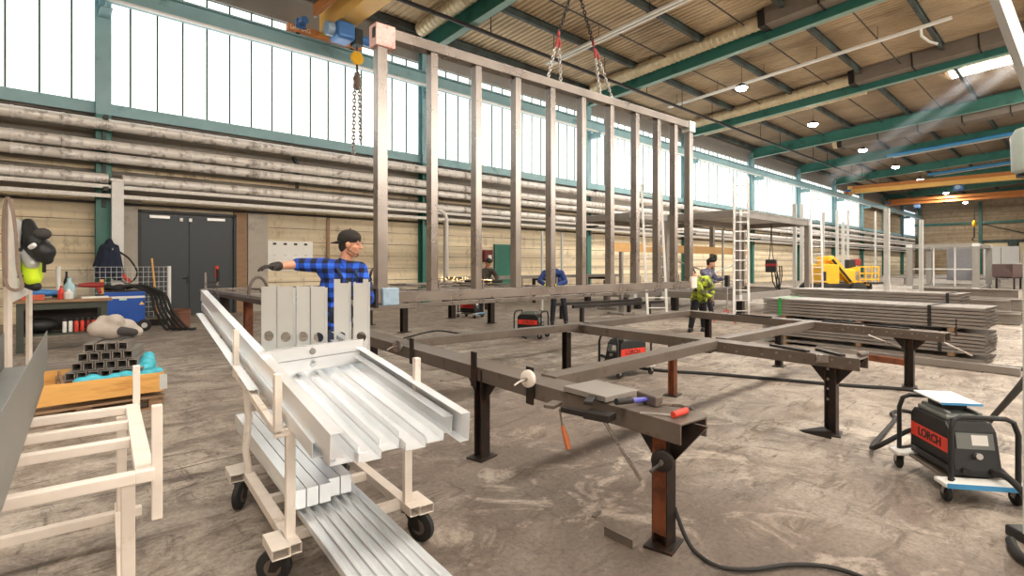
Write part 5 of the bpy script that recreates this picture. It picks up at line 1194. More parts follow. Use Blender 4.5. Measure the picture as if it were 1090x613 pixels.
tag(MB().cap(at(131, 293, 14.15), at(137, 299, 14.15), .05).build('hose_nozzle', M['red'], smooth=True), 'red nozzle on the hose beside the jacket', 'nozzle')
# wire fence panel
yF = 16.3; xa, xb = on_y(62, 300, yF).x, on_y(180, 300, yF).x; zt = on_y(178, 284, yF).z
o = thing('fence_panel', 'pale wire mesh fence panel behind the blue machine', 'fence', ((xa+xb)/2, yF, 0)); mb = MB()
k = xa
while k < xb: mb.box((k, yF, zt/2+.1), (.007, .007, zt-.2)); k += .11
for j in range(11): mb.box(((xa+xb)/2, yF, .2+(zt-.2)*j/10), (xb-xa, .007, .008))
mb.build('wire_mesh', M['galv_flat'], o)
for x in (xa, xb): MB().cyl((x, yF, 0), (x, yF, zt+.02), .045).build('fence_post', M['white'], o, smooth=True)
for x in (xa, xb): MB().box((x, yF, .04), (.3, .6, .08)).build('fence_foot', M['concrete'], o)
p = on_y(162, 275, 16.1); hm = thing('broom', 'broom with a long pale wooden stick leaning at the fence panel', 'broom', (p.x+.1, 15.9, 0)); MB().tube([(p.x+.1, 15.9, .12), (p.x, 16.15, p.z)], .022, 8).build('stick', M['wood'], hm, smooth=True); MB().box((p.x+.1, 15.9, .08), (.4, .08, .16)).build('brush', M['dark'], hm)
# board on the wall
a, b = on_y(284, 256, WY-.05), on_y(333, 288, WY-.05); o = thing('notice_board', 'white notice board on the wall right of the double door', 'board', ((a.x+b.x)/2, WY-.04, b.z))
MB().box(((a.x+b.x)/2, WY-.03, (a.z+b.z)/2), (b.x-a.x, .03, a.z-b.z)).build('board_panel', M['paper'], o)
for i in range(4):
    for j in range(3): MB().box((a.x+.25+(b.x-a.x-.5)*i/3, WY-.047, a.z-.1-(a.z-b.z-.25)*j/2), (.11, .006, .05 if j else .07)).build('note', M['galv_flat'] if j else M['dark'], o)
a, b = on_y(516, 266, WY-.2), on_y(524.5, 279, WY-.2); o = thing('hydrant_box', 'dark red hydrant box with a white sign on the wall by the green door', 'hydrant box', ((a.x+b.x)/2, WY-.12, b.z))
MB().box(((a.x+b.x)/2, WY-.12, (a.z+b.z)/2), (b.x-a.x, .2, a.z-b.z)).build('box_body', mat('hydrant_dark_red', (112, 40, 38), .5), o, bevel=.01); MB().box(((a.x+b.x)/2+.05, WY-.226, (a.z+b.z)/2-.05), (.2, .008, .2)).build('white_sign', M['white'], o)
# wall conduits
p = on_y(350, 240, WY-.1); tag(MB().box((p.x, WY-.05, 2.2), (.1, .06, 2.2)).build('wall_conduit', M['wood_old']), 'vertical brown conduit on the wall above the man in the plaid shirt', 'conduit')
# ---- tool board with strap and caps
d_ = 6.0; pb = at(8.5, 212, d_); o = thing('tool_board', 'white tool board on a post at the left edge', 'board', (pb.x, pb.y, 0)); rb_ = math.atan2(RGT.y, RGT.x)
MB().box((pb.x, pb.y, pb.z/2), (.055, .055, pb.z), rb_).build('post', M['offwhite'], o, bevel=.004)
A_, B_ = at(11, 228, 6.0), at(31, 236, 7.1); zb0 = 1.10
mb = MB(); mb.add([(A_.x, A_.y, zb0), (B_.x, B_.y, zb0+.05), (B_.x, B_.y, 2.08), (A_.x, A_.y, 2.10)], [(0, 1, 2, 3)])
pn = mb.build('white_panel', M['white'], o); so = pn.modifiers.new('s', 'SOLIDIFY'); so.thickness = .02
MB().box((B_.x, B_.y, 1.0), (.05, .05, 2.0), rb_).build('post', M['offwhite'], o, bevel=.004); MB().box((pb.x, pb.y, .02), (.2, .2, .04), rb_).build('foot', M['dark'], o)
AB = (B_-A_); AB.z = 0
for i, (s_, z) in enumerate(((.3, 1.72), (.5, 1.66), (.35, 1.4), (.6, 1.35))):
    p = A_+AB*s_; p.z = z; n = V((AB.y, -AB.x, 0)).normalized(); MB().box(p+n*.02, (.05, .04, .04), rb_).build('hook', M['dark'], o)
c = at(47, 256, 7.0); lo = at(11, 315, 5.9)
pts = [at(5, 305, 5.9), at(3.5, 260, 5.9), at(4, 230, 5.9), at(7.5, 213.5, 5.9)+V((0, 0, .03)), at(13, 222, 5.9), at(17, 250, 5.9), at(19, 285, 5.9), at(24, 303, 5.9), at(18, 309, 5.85), at(9, 306, 5.85), at(5, 296, 5.9)]
def ribbon(pts, w_, th):
    mb = MB()
    out = []
    P_ = [V(p) for p in pts]
    for i in range(len(P_)-1):
        p0, p1, p2, p3 = P_[max(i-1, 0)], P_[i], P_[i+1], P_[min(i+2, len(P_)-1)]
        for k in range(5):
            q = k/5; out.append(.5*((2*p1)+(p2-p0)*q+(2*p0-5*p1+4*p2-p3)*q*q+(3*p1-p0-3*p2+p3)*q**3))
    out.append(P_[-1]); vs = []; n = len(out)
    for i, p in enumerate(out):
        tn = (out[min(i+1, n-1)]-out[max(i-1, 0)]).normalized(); sd = (at(10, HZ, 6)-V((0, 0, EYE))).normalized(); nn = tn.cross(sd).normalized()
        vs += [p-sd*w_/2-nn*th, p+sd*w_/2-nn*th, p+sd*w_/2+nn*th, p-sd*w_/2+nn*th]
    fs = [(4*i+k, 4*i+(k+1) % 4, 4*i+4+(k+1) % 4, 4*i+4+k) for i in range(n-1) for k in range(4)]+[(3, 2, 1, 0), tuple(range(4*n-4, 4*n))]
    return mb.add(vs, fs)
tag(ribbon(pts, .09, .016).build('lifting_strap', M['strap'], smooth=True), 'worn brown lifting strap looped over the white post at the left edge', 'strap')
def cap_(c, m, vis, lab, s=1.0):
    c = V(c); o = thing('cap', lab, 'cap', c); MB().sph(c, (.10*s, .10*s, .085*s), 16, 10).build('crown', m, o, smooth=True)
    v = V(vis).normalized(); MB().add([c+v*.07*s+RGT*.0+V((0, 0, -.03)), c+v*.19*s+V((0, 0, -.08)), c+v*.17*s+FWD*.06+V((0, 0, -.08)), c+v*.07*s+FWD*.09+V((0, 0, -.03)), c+v*.17*s-FWD*.06+V((0, 0, -.08)), c+v*.07*s-FWD*.09+V((0, 0, -.03))], [(0, 3, 2, 1), (0, 1, 4, 5)]).build('peak', m, o).modifiers.new('s', 'SOLIDIFY').thickness = .01
cap_(at(45, 249, 6.6), M['grey_cloth'], RGT*.3+V((0, 0, -1)), 'grey cap with yellow trim hanging highest on the tool board', .9)
o = thing('work_vest', 'black jacket with hood hanging on the tool board at the left', 'jacket', at(38, 290, 6.7)); jk = MB()
for a, b, r0, r1 in (((30, 238), (36, 256), .07, .10), ((34, 258), (46, 268), .14, .13), ((44, 266), (50, 276), .10, .07), ((36, 248), (42, 252), .08, .06)): jk.cap(at(*a, 6.7), at(*b, 6.6), r0, r1)
jk.build('vest_body', M['black'], o, voxel=.02, sm=2); MB().cap(at(36, 261, 6.47), at(33, 263, 6.47), .03).build('vest_print', M['white'], o, smooth=True); MB().beam(at(47, 275, 6.6), at(47, 290, 6.6), .04, .012, FWD).build('vest_cord', M['black'], o)
o = thing('safety_vest', 'neon yellow safety trousers hanging lowest on the tool board', 'workwear', at(35, 300, 6.7)); jk = MB(); jk.cap(at(32, 275, 6.7), at(35, 297, 6.6), .10, .09); jk.cap(at(37, 272, 6.7), at(39, 294, 6.7), .06, .07); jk.build('vest_cloth', M['hivis'], o, voxel=.02, sm=2); MB().cap(at(31, 270, 6.62), at(34, 280, 6.6), .09, .08).build('grey_lining', M['galv_flat'], o, smooth=True)
tag(MB().cap(at(30, 302, 6.6), at(38, 305, 6.6), .06).build('work_glove', M['black'], smooth=True), 'dark glove hanging under the neon cloth on the tool board', 'glove')

# ================================================================ WOODEN CRATE WITH SCRAP PROFILES
cx0, cx1, cy0, cy1 = -.22, 1.10, 6.72, 7.62
o = thing('pallet_crate', 'pine pallet collar on a pallet filled with steel offcuts at the left', 'crate', ((cx0+cx1)/2, (cy0+cy1)/2, 0))
for y in (cy0, cy1): MB().box(((cx0+cx1)/2, y, .29), (cx1-cx0, .022, .2)).build('long_board', M['wood'], o, bevel=.003)
for x in (cx0, cx1): MB().box((x, (cy0+cy1)/2, .29), (.022, cy1-cy0-.022, .2)).build('end_board', M['wood'], o, bevel=.003)
MB().box((.28, (cy0+cy1)/2, .29), (.02, cy1-cy0-.03, .19)).build('divider_board', M['wood_old'], o)
for x in (cx0, cx1):
    for y in (cy0, cy1): h = MB().box((x+(.0), y-.013, .29), (.07, .004, .16)); h.box((x+(.013 if x > 0 else -.013), y+(.03 if y == cy0 else -.03), .29), (.004, .07, .16)); h.build('corner_hinge', M['galv_flat'], o)
for k in range(5): MB().box(((cx0+cx1)/2, cy0+.06+(cy1-cy0-.12)*k/4, .135), (cx1-cx0+.02, .14, .02)).build('deck_board', M['wood_old'], o)
for x in (cx0+.06, (cx0+cx1)/2, cx1-.06):
    for y in (cy0+.06, (cy0+cy1)/2, cy1-.06): MB().box((x, y, .075), (.13, .1, .098)).build('pallet_block', M['wood_old'], o)
for y in (cy0+.06, (cy0+cy1)/2, cy1-.06): MB().box(((cx0+cx1)/2, y, .013), (cx1-cx0, .1, .024)).build('runner', M['wood_old'], o)
# offcut profiles in four layers
rr = random.Random(3)
dv2 = V((.30, .95, 0)).normalized(); q = 0
base0 = V((.34, 6.93, .41))
for lay in range(4):
    n = 7-lay
    for k in range(n):
        a = base0+V((.092*k+.05*lay, -.02*k+.02*rr.random(), .092*lay)); dd = V((dv2.x+rr.uniform(-.04, .04), dv2.y, 0)).normalized(); L_ = .50+rr.uniform(-.05, .06)
        a = a-dd*.0
        oo = MB().hollow(a, a+dd*L_, .082, .082, .006).build('steel_offcut', M['stack']); tag(oo, 'short box-section offcut on the pine crate, %s layer from the bottom, %s from the left' % (ORD[lay], ORD[k]), 'offcut', 'box-section offcuts on the crate')
for y in (7.0, 7.35):
    tag(MB().box((.62, y, .3), (.75, .06, .13)).build('bearer_timber', M['wood_old']), 'old timber inside the crate under the offcuts, %s' % ('front one' if y < 7.2 else 'rear one'), 'timber')
sk = MB(); b0 = V((.70, 7.22, .82))
for x_, y_, z_, r in ((0, 0, .02, .12), (.12, .04, .02, .11), (-.10, -.02, .03, .10), (.22, .02, -.03, .07), (.03, -.04, .11, .08), (-.06, .02, .12, .06)): sk.sph(b0+V((x_, y_, z_)), (r*1.15, r, r*.95))
o = thing('paper_sack', 'crumpled pale paper sack lying on top of the offcuts', 'sack', b0+V((0, 0, -.1))); sk.build('sack_body', mat('pale_sack_paper', (176, 166, 156), .8, 0, .16, 6, .6, 14), o, voxel=.02, sm=2); MB().cap(b0+V((.08, -.08, .0)), b0+V((.2, -.05, -.03)), .05, .04).build('sack_print', M['grey_cloth'], o, smooth=True)
def cloth(name, pts, r, lab):
    mb = MB()
    for a in pts: mb.sph(a[:3], (a[3], a[3]*.8, a[4]), 12, 8)
    return tag(mb.build(name, M['cyan_cloth'], voxel=.018, sm=2), lab, 'plastic sheet')
cloth('plastic_sheet', [(.42+.09*k, 6.80+.01*(k % 2), .37+.02*math.sin(k*2.1), .075, .055) for k in range(8)], 0, 'crumpled cyan plastic sheet along the front of the pine crate')
cloth('plastic_sheet', [(1.0, 7.0, .44, .09, .10), (1.02, 7.08, .50, .07, .08), (.96, 6.93, .42, .08, .06), (.98, 7.15, .4, .08, .08)], 0, 'cyan plastic sheet bunched at the right corner of the pine crate')
tag(MB().cap((.30, 6.60, .07), (.42, 6.58, .06), .035).build('work_glove', M['navy'], voxel=.01, sm=1), 'dark striped glove on the floor under the front of the crate', 'glove') if False else None
for k in range(5): tag(MB().hollow((-.05+.02*k, 8.25+.09*k, .28+.05*(k % 2)), (.75, 8.2+.09*k, .28+.05*(k % 2)), .06, .05, .005).build('steel_offcut', M['stack']), 'dark offcut in the pile behind the pine crate, %s from the front' % ORD[k], 'offcut', 'offcuts behind the crate')
o = thing('steel_pallet', 'low dark pallet carrying offcuts behind the pine crate', 'pallet', (.35, 8.42, 0)); MB().box((.35, 8.42, .22), (1.0, .7, .05)).build('pallet_deck', M['wood_old'], o)
for x in (-.08, .35, .78): MB().box((x, 8.42, .1), (.1, .66, .19)).build('pallet_block', M['wood_old'], o)
# ================================================================ PEOPLE
SK = mat('skin', (206, 148, 120), .5, 0, .06, 14); SKT = mat('tanned_skin', (178, 122, 98), .55, 0, .08, 14)
EYE_M = mat('eye_white', (168, 148, 138), .5); IRIS = mat('dark_iris', (40, 30, 26), .3)
def plaid():
    t = NT('blue_black_plaid'); v = t.coords(); sp = t.new('ShaderNodeSeparateXYZ'); t.link(v, sp.inputs[0])
    def stripe(sock, period, off=0.0):
        m = t.new('ShaderNodeMath', operation='MULTIPLY_ADD'); m.inputs[1].default_value = 1/period; m.inputs[2].default_value = off; t.link(sock, m.inputs[0])
        f = t.new('ShaderNodeMath', operation='FRACT'); t.link(m.outputs[0], f.inputs[0])
        g = t.new('ShaderNodeMath', operation='GREATER_THAN'); g.inputs[1].default_value = .5; t.link(f.outputs[0], g.inputs[0]); return g.outputs[0]
    a, b = stripe(sp.outputs['X'], .082), stripe(sp.outputs['Z'], .085, .2)
    s_ = t.new('ShaderNodeMath', operation='ADD'); t.link(a, s_.inputs[0]); t.link(b, s_.inputs[1])
    h = t.new('ShaderNodeMath', operation='MULTIPLY'); h.inputs[1].default_value = .5; t.link(s_.outputs[0], h.inputs[0])
    r = t.ramp(h.outputs[0], [(0.0, lin((44, 104, 226))), (.34, lin((24, 60, 150))), (.8, lin((14, 18, 34)))]); r.node.color_ramp.interpolation = 'CONSTANT'
    t.link(r, t.b.inputs['Base Color']); t.b.inputs['Roughness'].default_value = .85; return t.m
PLAID = plaid()
JB = mat('blue_work_jacket', (34, 58, 118), .8, 0, .15, 8); JD = mat('olive_work_jacket', (60, 54, 46), .85, 0, .2, 8); TRD = mat('dark_work_trousers', (36, 38, 48), .85, 0, .18, 10)
CAMO = mat('neon_and_dark_jacket', (206, 226, 50), .75, 0, .1, 9, 0, 60, (58, 52, 40), .49); GREYJ = mat('grey_blue_jacket', (84, 92, 124), .8, 0, .2, 5, 0, 60, (164, 140, 122), .6)
def frame_rot(f, u):
    f = V(f).normalized(); s_ = f.cross(V(u)).normalized(); u = s_.cross(f).normalized()
    return Matrix((f, s_, u)).transposed(), f, s_, u
def hand(mb, w, tip_dir, palm_n, r=1.0, curl=.5, thumb=1):
    """palm, four fingers of different length with knuckle bends and a thumb leaving the side"""
    d = V(tip_dir).normalized(); n = V(palm_n); n = (n-d*n.dot(d)).normalized(); s_ = d.cross(n)*thumb
    w = V(w); kn = []
    for i, (off, ln) in enumerate(((.031, .088), (.010, .094), (-.011, .090), (-.031, .080))):
        k = w+d*ln+s_*off; mb.cap(w+s_*off*.7+d*.01, k, .0155*r, .0125*r, 8); kn.append(k)
    for k, L_, off in zip(kn, (.068, .076, .070, .054), (.004, .001, -.002, -.005)):
        p = k; a = 0
        for j, fr_ in enumerate((.44, .32, .26)):
            a += curl*(.45 if j == 0 else .7); q = p+(d*math.cos(a)+n*math.sin(a)+s_*off*4)*L_*fr_; mb.cap(p, q, (.0098-.0010*j)*r, (.0090-.0010*j)*r, 8); p = q
    b = w+d*.022+s_*.03; m1 = b+(d*.55+s_*.75+n*.25).normalized()*.042; m2 = m1+(d*.8+s_*.35+n*.35*curl*2).normalized()*.032
    mb.cap(w+d*.012+s_*.016, b, .016*r, .014*r, 8); mb.cap(b, m1, .0135*r, .011*r, 8); mb.cap(m1, m2, .011*r, .009*r, 8)
def person(label, J, o_):
    base = (J['anR']+J['anL'])/2; base.z = 0; rz = math.atan2(RGT.y, RGT.x)
    t = thing('person', label, 'person', base, rz, None); vx = o_.get('voxel', .012); fine = vx < .009
    hs = o_.get('hs', 1.0)
    g = V(o_['facing']).normalized(); spine = (J['neck']-J['pelvis']).normalized()
    RT, gf, gs, gu = frame_rot(g-spine*g.dot(spine), spine); RH, hf, hsd, hu = frame_rot(o_['look'], o_.get('headup', (0, 0, 1)))
    H = lambda x, y, z: J['head']+(hf*x+hsd*y+hu*z)*hs
    b = MB()
    def el(c, r): b.sph(c, tuple(q*hs for q in r), 16, 12, RH)
    el(H(-.012, 0, .032), (.098, .075, .095)); el(H(.022, 0, -.045), (.068, .058, .076)); el(H(.055, 0, -.098), (.028, .032, .024))
    b.cap(H(.086, 0, .012), H(.112, 0, -.030), .009*hs, .0145*hs); b.cap(H(.072, -.032, .028), H(.072, .032, .028), .016*hs)
    for y in (-1, 1):
        b.sph(H(.052, y*.036, -.03), .028*hs); b.sph(H(-.008, y*.077, -.012), tuple(q*hs for q in (.020, .010, .032)), 10, 8, RH); b.cap(H(.0, y*.05, -.07), H(.05, y*.03, -.1), .022*hs, .02*hs); b.sph(H(.1, y*.011, -.032), .009*hs)
    b.cap(H(.080, -.02, -.060), H(.080, .02, -.060), .010*hs); b.cap(H(.078, -.017, -.073), H(.078, .017, -.073), .010*hs)
    b.cap(J['neck']-spine*.03, H(-.02, 0, -.06), .060*hs, .054*hs)
    chest, pel = J['chest'], J['pelvis']; waist = chest.lerp(pel, .62)
    b.sph(chest, (.105, .155, .17), 16, 12, RT); b.sph(waist, (.092, .130, .15), 16, 12, RT); b.sph(pel, (.10, .145, .12), 16, 12, RT)
    for s_ in 'RL':
        b.cap(J['neck']-spine*.05, J['sh'+s_], .055, .055); b.cap(chest, J['sh'+s_]-spine*.03, .07, .055)
        b.cap(J['sh'+s_], J['el'+s_], .050, .040); b.cap(J['el'+s_], J['wr'+s_], .041, .027); hand(b, J['wr'+s_], o_['hd'+s_], o_['pn'+s_], 1.0, o_.get('curl'+s_, .5), o_.get('th'+s_, 1))
        b.cap(J['hip'+s_], J['kn'+s_], .080, .055); b.cap(J['kn'+s_], J['an'+s_], .055, .036)
    b.build('body', o_.get('skin', SK), t, voxel=vx, sm=2)
    if fine:
        for y in (-1, 1): MB().sph(H(.0755, y*.031, .003), .0105*hs, 10, 8).build('eye', EYE_M, t, smooth=True); MB().sph(H(.0825, y*.031, .003), .0068*hs, 8, 6).build('iris', IRIS, t, smooth=True)
        m_ = MB(); m_.cap(H(.084, -.036, .030), H(.088, -.012, .033), .0045*hs, .005*hs); m_.cap(H(.084, .036, .030), H(.088, .012, .033), .0045*hs, .005*hs); m_.build('eyebrows', o_['hairm'], t, smooth=True)
        st = MB(); st.sph(H(.055, 0, -.094), tuple(q*hs for q in (.034, .036, .030)), 14, 10, RH)
        for y in (-1, 1): st.cap(H(.005, y*.054, -.058), H(.05, y*.033, -.096), .019*hs, .019*hs)
        st.cap(H(.0815, -.022, -.047), H(.0815, .022, -.047), .0065*hs); st.build('stubble', mat('dark_stubble', (128, 92, 76), .8, 0, .15, 60), t, voxel=.005, sm=2)
    # hair and headgear
    if 'hairm' in o_:
        hr = MB(); hr.sph(H(-.022, 0, .036), tuple(q*hs for q in (.099, .080, .097)), 16, 12, RH); hr.sph(H(-.055, 0, -.02), tuple(q*hs for q in (.055, .066, .07)), 14, 10, RH); hr.build('hair', o_['hairm'], t, voxel=vx, sm=2)
    if 'cap' in o_:
        c = MB(); c.sph(H(-.012, 0, .060), tuple(q*hs for q in (.112, .090, .082)), 18, 12, RH); c.sph(H(-.03, 0, .04), tuple(q*hs for q in (.098, .088, .07)), 18, 12, RH)
        k = c.build('cap', o_['cap'], t, voxel=vx, sm=3)
        if o_.get('peak'):
            q = o_['peak']; n = 9; vs = []; fs = []
            for i in range(n):
                a = -1.1+2.2*i/(n-1); e = V((math.cos(a)*.10*q, math.sin(a)*.085, 0)); vs += [H(e.x-.012, e.y, .026), H(e.x*1.0+q*.075*math.cos(a*.8)-.012, e.y*.95, .000)]
            for i in range(n-1): fs.append((2*i, 2*i+1, 2*i+3, 2*i+2))
            pk = MB().add(vs, fs).build('cap_peak', o_['cap'], k, smooth=True); so = pk.modifiers.new('s', 'SOLIDIFY'); so.thickness = .008
            bt_ = MB(); bt_.sph(H(-.012, 0, .143), .009*hs, 8, 6); bt_.build('cap_button', o_['cap'], k)
    if 'visor' in o_:
        c = MB(); c.sph(H(.035, 0, .10), tuple(q*hs for q in (.12, .10, .07)), 16, 10, RH); c.sph(H(.10, 0, .15), tuple(q*hs for q in (.06, .085, .11)), 14, 10, RH); c.sph(H(-.02, 0, .06), tuple(q*hs for q in (.105, .09, .07)), 14, 10, RH); c.build('welding_helmet', M['black'], t, voxel=vx, sm=1)
    # clothes
    s = MB(); k = o_.get('bulk', 1.0)
    s.sph(chest, (.128*k, .182*k, .185), 18, 12, RT); s.sph(waist, (.118*k, .160*k, .17), 18, 12, RT); s.sph(pel+spine*.05, (.118*k, .165*k, .10), 18, 12, RT); s.cap(J['neck']-spine*.02, J['neck']-spine*.06, .076, .085)
    for s_ in 'RL':
        s.cap(J['neck']-spine*.05, J['sh'+s_], .068*k, .068*k); s.cap(chest, J['sh'+s_]-spine*.03, .10*k, .07*k); s.cap(J['sh'+s_], J['el'+s_], .068*k, .056*k)
        f_ = o_.get('cuff'+s_, .92); s.cap(J['el'+s_], J['el'+s_].lerp(J['wr'+s_], f_), .056*k, .043*k)
    s.build(o_.get('top', 'jacket'), o_['topm'], t, voxel=vx, sm=2)
    if fine:
        c = MB()
        n_ = J['neck']
        for a in range(11):
            q0, q1 = -2.6+5.2*a/11, -2.6+5.2*(a+1)/11; e = lambda q, r_, z_: n_+gf*(-math.cos(q)*r_)+gs*(math.sin(q)*r_)+spine*z_
            c.add([e(q0, .068, .02), e(q1, .068, .02), e(q1, .084, -.025), e(q0, .084, -.025)], [(0, 1, 2, 3)])
        cb = c.build('shirt_collar', o_['topm'], t, smooth=True); cb.modifiers.new('s', 'SOLIDIFY').thickness = .006
    l = MB(); l.sph(pel-spine*.02, (.122*k, .168*k, .12), 18, 12, RT)
    for s_ in 'RL': l.cap(J['hip'+s_], J['kn'+s_], .098, .074); l.cap(J['kn'+s_], J['an'+s_]+V((0, 0, .03)), .074, .062); l.cap(pel, J['hip'+s_], .10, .098)
    if o_.get('bib'):
        l.sph(waist+gf*.016, (.118*k, .145, .15), 18, 12, RT)
    l.build('trousers', o_['legm'], t, voxel=vx, sm=2)
    if o_.get('bib'):
        bb = MB(); bb.sph(chest+gf*.026-spine*.02, (.124, .105, .135), 18, 12, RT); bb.build('bib', o_['legm'], t, voxel=vx, sm=1)
        for y in (-1, 1):
            P = lambda x, yy, z: chest+gf*x+gs*yy*y+spine*z
            ax_, sp_ = [P(.118, .07, .04), P(.135, .082, .10), P(.085, .090, .150), P(.02, .09, .180), P(-.06, .08, .17), P(-.125, .06, .10), P(-.135, .04, 0)], None
            MB().tube(ax_, .015, 8).build('brace_strap', o_['legm'], t, smooth=True)
        MB().box(chest+gf*.145-spine*.03, (.05, .004, .02), math.atan2(gs.y, gs.x)).build('bib_label', M['galv_flat'], t)
    for s_ in 'RL':
        sh = MB(); an = J['an'+s_]; td = V(o_.get('toe', g)); td.z = 0; td.normalize(); gd = V((an.x, an.y, .05))
        sh.cap(gd-td*.05, gd+td*.13, .048, .042); sh.cap(V((an.x, an.y, .06)), V((an.x, an.y, .13)), .05, .052); sh.box(gd+td*.045-V((0, 0, .035)), (.25, .085, .03), math.atan2(td.y, td.x))
        sh.build('shoe', o_.get('shoem', M['black']), t, voxel=vx, sm=1)
        if 'glove' in o_:
            gm = MB(); w = J['wr'+s_]; fw = (J['wr'+s_]-J['el'+s_]).normalized(); hand(gm, w, o_['hd'+s_], o_['pn'+s_], 1.22, o_.get('curl'+s_, .5), o_.get('th'+s_, 1)); gm.cap(w-fw*o_.get('gl', .04), w+V(o_['hd'+s_]).normalized()*.03, .040, .033)
            gm.build('glove', o_['glove'], t, voxel=min(vx, .007), sm=1)
    return t
def stand(J, dR, dL):
    """feet under the pelvis"""
    for s_, d in (('R', dR), ('L', dL)):
        hp = J['hip'+s_]; J['an'+s_] = V((hp.x+d.x, hp.y+d.y, .09)); J['kn'+s_] = hp.lerp(J['an'+s_], .50)+V(J.get('kf', (0, 0, 0)))
DK = mat('dark_hair', (44, 34, 28), .7, 0, .2, 30)
# ---- the man in the plaid shirt
d0 = 4.75
J = dict(head=at(373, 259.8, d0), neck=at(366.5, 279.5, d0), chest=at(361, 304, d0+.02), pelvis=at(357, 352, d0+.05),
         shR=at(345, 282.5, 4.62), shL=at(383, 286, 4.88), elR=at(317, 281.5, 4.50), wrR=at(294, 283.5, 4.34), elL=at(392, 318, 4.82), wrL=at(392.5, 305, 4.95),
         hipR=at(351, 358, 4.72), hipL=at(363.5, 358, 4.88))
gface = RGT*.80-FWD*.60
stand(J, -RGT*.05-FWD*.06, RGT*.06+FWD*.06)
person('man in a blue plaid shirt and backward cap pointing left beside the hanging frame', J, dict(facing=gface, look=RGT*.99+FWD*.06+V((0, 0, -.07)), hairm=DK, cap=mat('black_brown_cap', (42, 38, 35), .85, 0, .15, 12), peak=-1, topm=PLAID, top='plaid_shirt', legm=M['navy'], bib=True, voxel=.0065, skin=SK, hs=.94,
       glove=mat('dark_work_glove', (48, 42, 38), .8, 0, .2, 20), cuffR=.12, cuffL=.75, hdR=(at(277, 285, 4.22)-at(294, 284.5, 4.34)), pnR=(0, 0, -1), curlR=.45, thR=1, hdL=V((0, 0, 1))+RGT*.12, pnL=RGT+FWD*.3, curlL=.2, thL=1, gl=.02))
# ---- bent worker behind the frame
d1 = 13.4
J = dict(head=at(585.5, 293, d1-.5), neck=at(587, 289, d1-.3), chest=at(588.5, 292.5, d1-.12), pelvis=at(594, 303, d1+.22), shR=at(579.5, 290.5, d1-.25), shL=at(597.5, 290.5, d1-.2), elR=at(574.5, 299, d1-.4), elL=at(602, 300, d1-.35), wrR=at(580, 303, d1-.65), wrL=at(592, 303.5, d1-.6), hipR=at(590, 306, d1+.2), hipL=at(598, 306, d1+.2))
J['kf'] = tuple(-FWD*.06); stand(J, RGT*-.06-FWD*.1, RGT*.1-FWD*.05)
person('worker in a blue jacket and neon gloves bent over the joist grid', J, dict(facing=-FWD, look=-FWD*.5+V((0, 0, -.85)), headup=-FWD*.8+V((0, 0, .5)), hairm=DK, cap=M['navy'], topm=JB, legm=TRD, glove=M['hivis'], hdR=RGT*.6-FWD*.4+V((0, 0, -.2)), pnR=(0, 0, -1), hdL=-RGT*.6-FWD*.4+V((0, 0, -.2)), pnL=(0, 0, -1), bulk=1.12, toe=-FWD, shoem=TRD))
# ---- grinder
d2 = 16.0
J = dict(head=at(520, 279.5, d2), neck=at(518, 286, d2+.05), chest=at(517, 292, d2+.1), pelvis=at(516, 308, d2+.25), shR=at(512.5, 288.5, d2), shL=at(524, 288, d2+.05), elR=at(516, 297, d2-.25), elL=at(529, 295, d2-.15), wrR=at(524, 298, d2-.35), wrL=at(528.5, 298.5, d2-.4), hipR=at(513.5, 311, d2+.2), hipL=at(519, 311, d2+.25))
stand(J, -RGT*.05, RGT*.1)
person('worker in a dark olive jacket and beanie grinding at the far edge of the grid', J, dict(facing=RGT*.5-FWD*.8, look=RGT*.55-FWD*.6+V((0, 0, -.45)), hairm=DK, cap=mat('dark_green_beanie', (34, 52, 40), .9), topm=JD, legm=TRD, hdR=RGT*.7-FWD*.3, pnR=(0, 0, -1), hdL=-RGT*.3-FWD*.5+V((0, 0, -.3)), pnL=(0, 0, -1), bulk=1.12, skin=SKT))
q = at(527, 299.5, d2-.5); t = thing('angle_grinder', 'angle grinder held by the worker in the olive jacket', 'grinder', q); MB().tube([q+RGT*-.1, q+RGT*.22], [.05, .04], 10).build('motor_body', M['dark'], t, smooth=True); MB().lathe([(.02, -.012), (.11, -.006), (.11, .006), (.02, .012)], q+RGT*.26+V((0, 0, -.03)), 18).build('grinding_disc', M['raw_dk'], t)
# ---- hi-vis worker at the right end of the frame
d3 = 12.0
J = dict(head=at(735.5, 290.5, d3-.25), neck=at(742, 295.5, d3-.12), chest=at(747, 302, d3), pelvis=at(744, 320, d3+.2), shR=at(741.5, 298.5, d3-.22), shL=at(753, 297, d3+.05), elR=at(747, 311, d3-.35), elL=at(758.5, 308, d3-.05), wrR=at(755.5, 316, d3-.45), wrL=at(757.5, 317, d3-.3), hipR=at(740, 323, d3+.12), hipL=at(748, 323, d3+.25))
stand(J, -RGT*.10, RGT*.02)
person('worker in a neon yellow and dark jacket bending at the right end of the frame', J, dict(facing=-RGT*.45-FWD*.75, look=-RGT*.7-FWD*.4+V((0, 0, -.6)), headup=-RGT*.5+V((0, 0, .8)), hairm=DK, cap=M['black'], topm=CAMO, legm=mat('black_trousers', (28, 29, 34), .85), glove=M['strap'], hdR=RGT*.2-FWD*.3+V((0, 0, -.6)), pnR=RGT-FWD*.2, hdL=RGT*.1-FWD*.3+V((0, 0, -.6)), pnL=-RGT-FWD*.2, bulk=1.15))
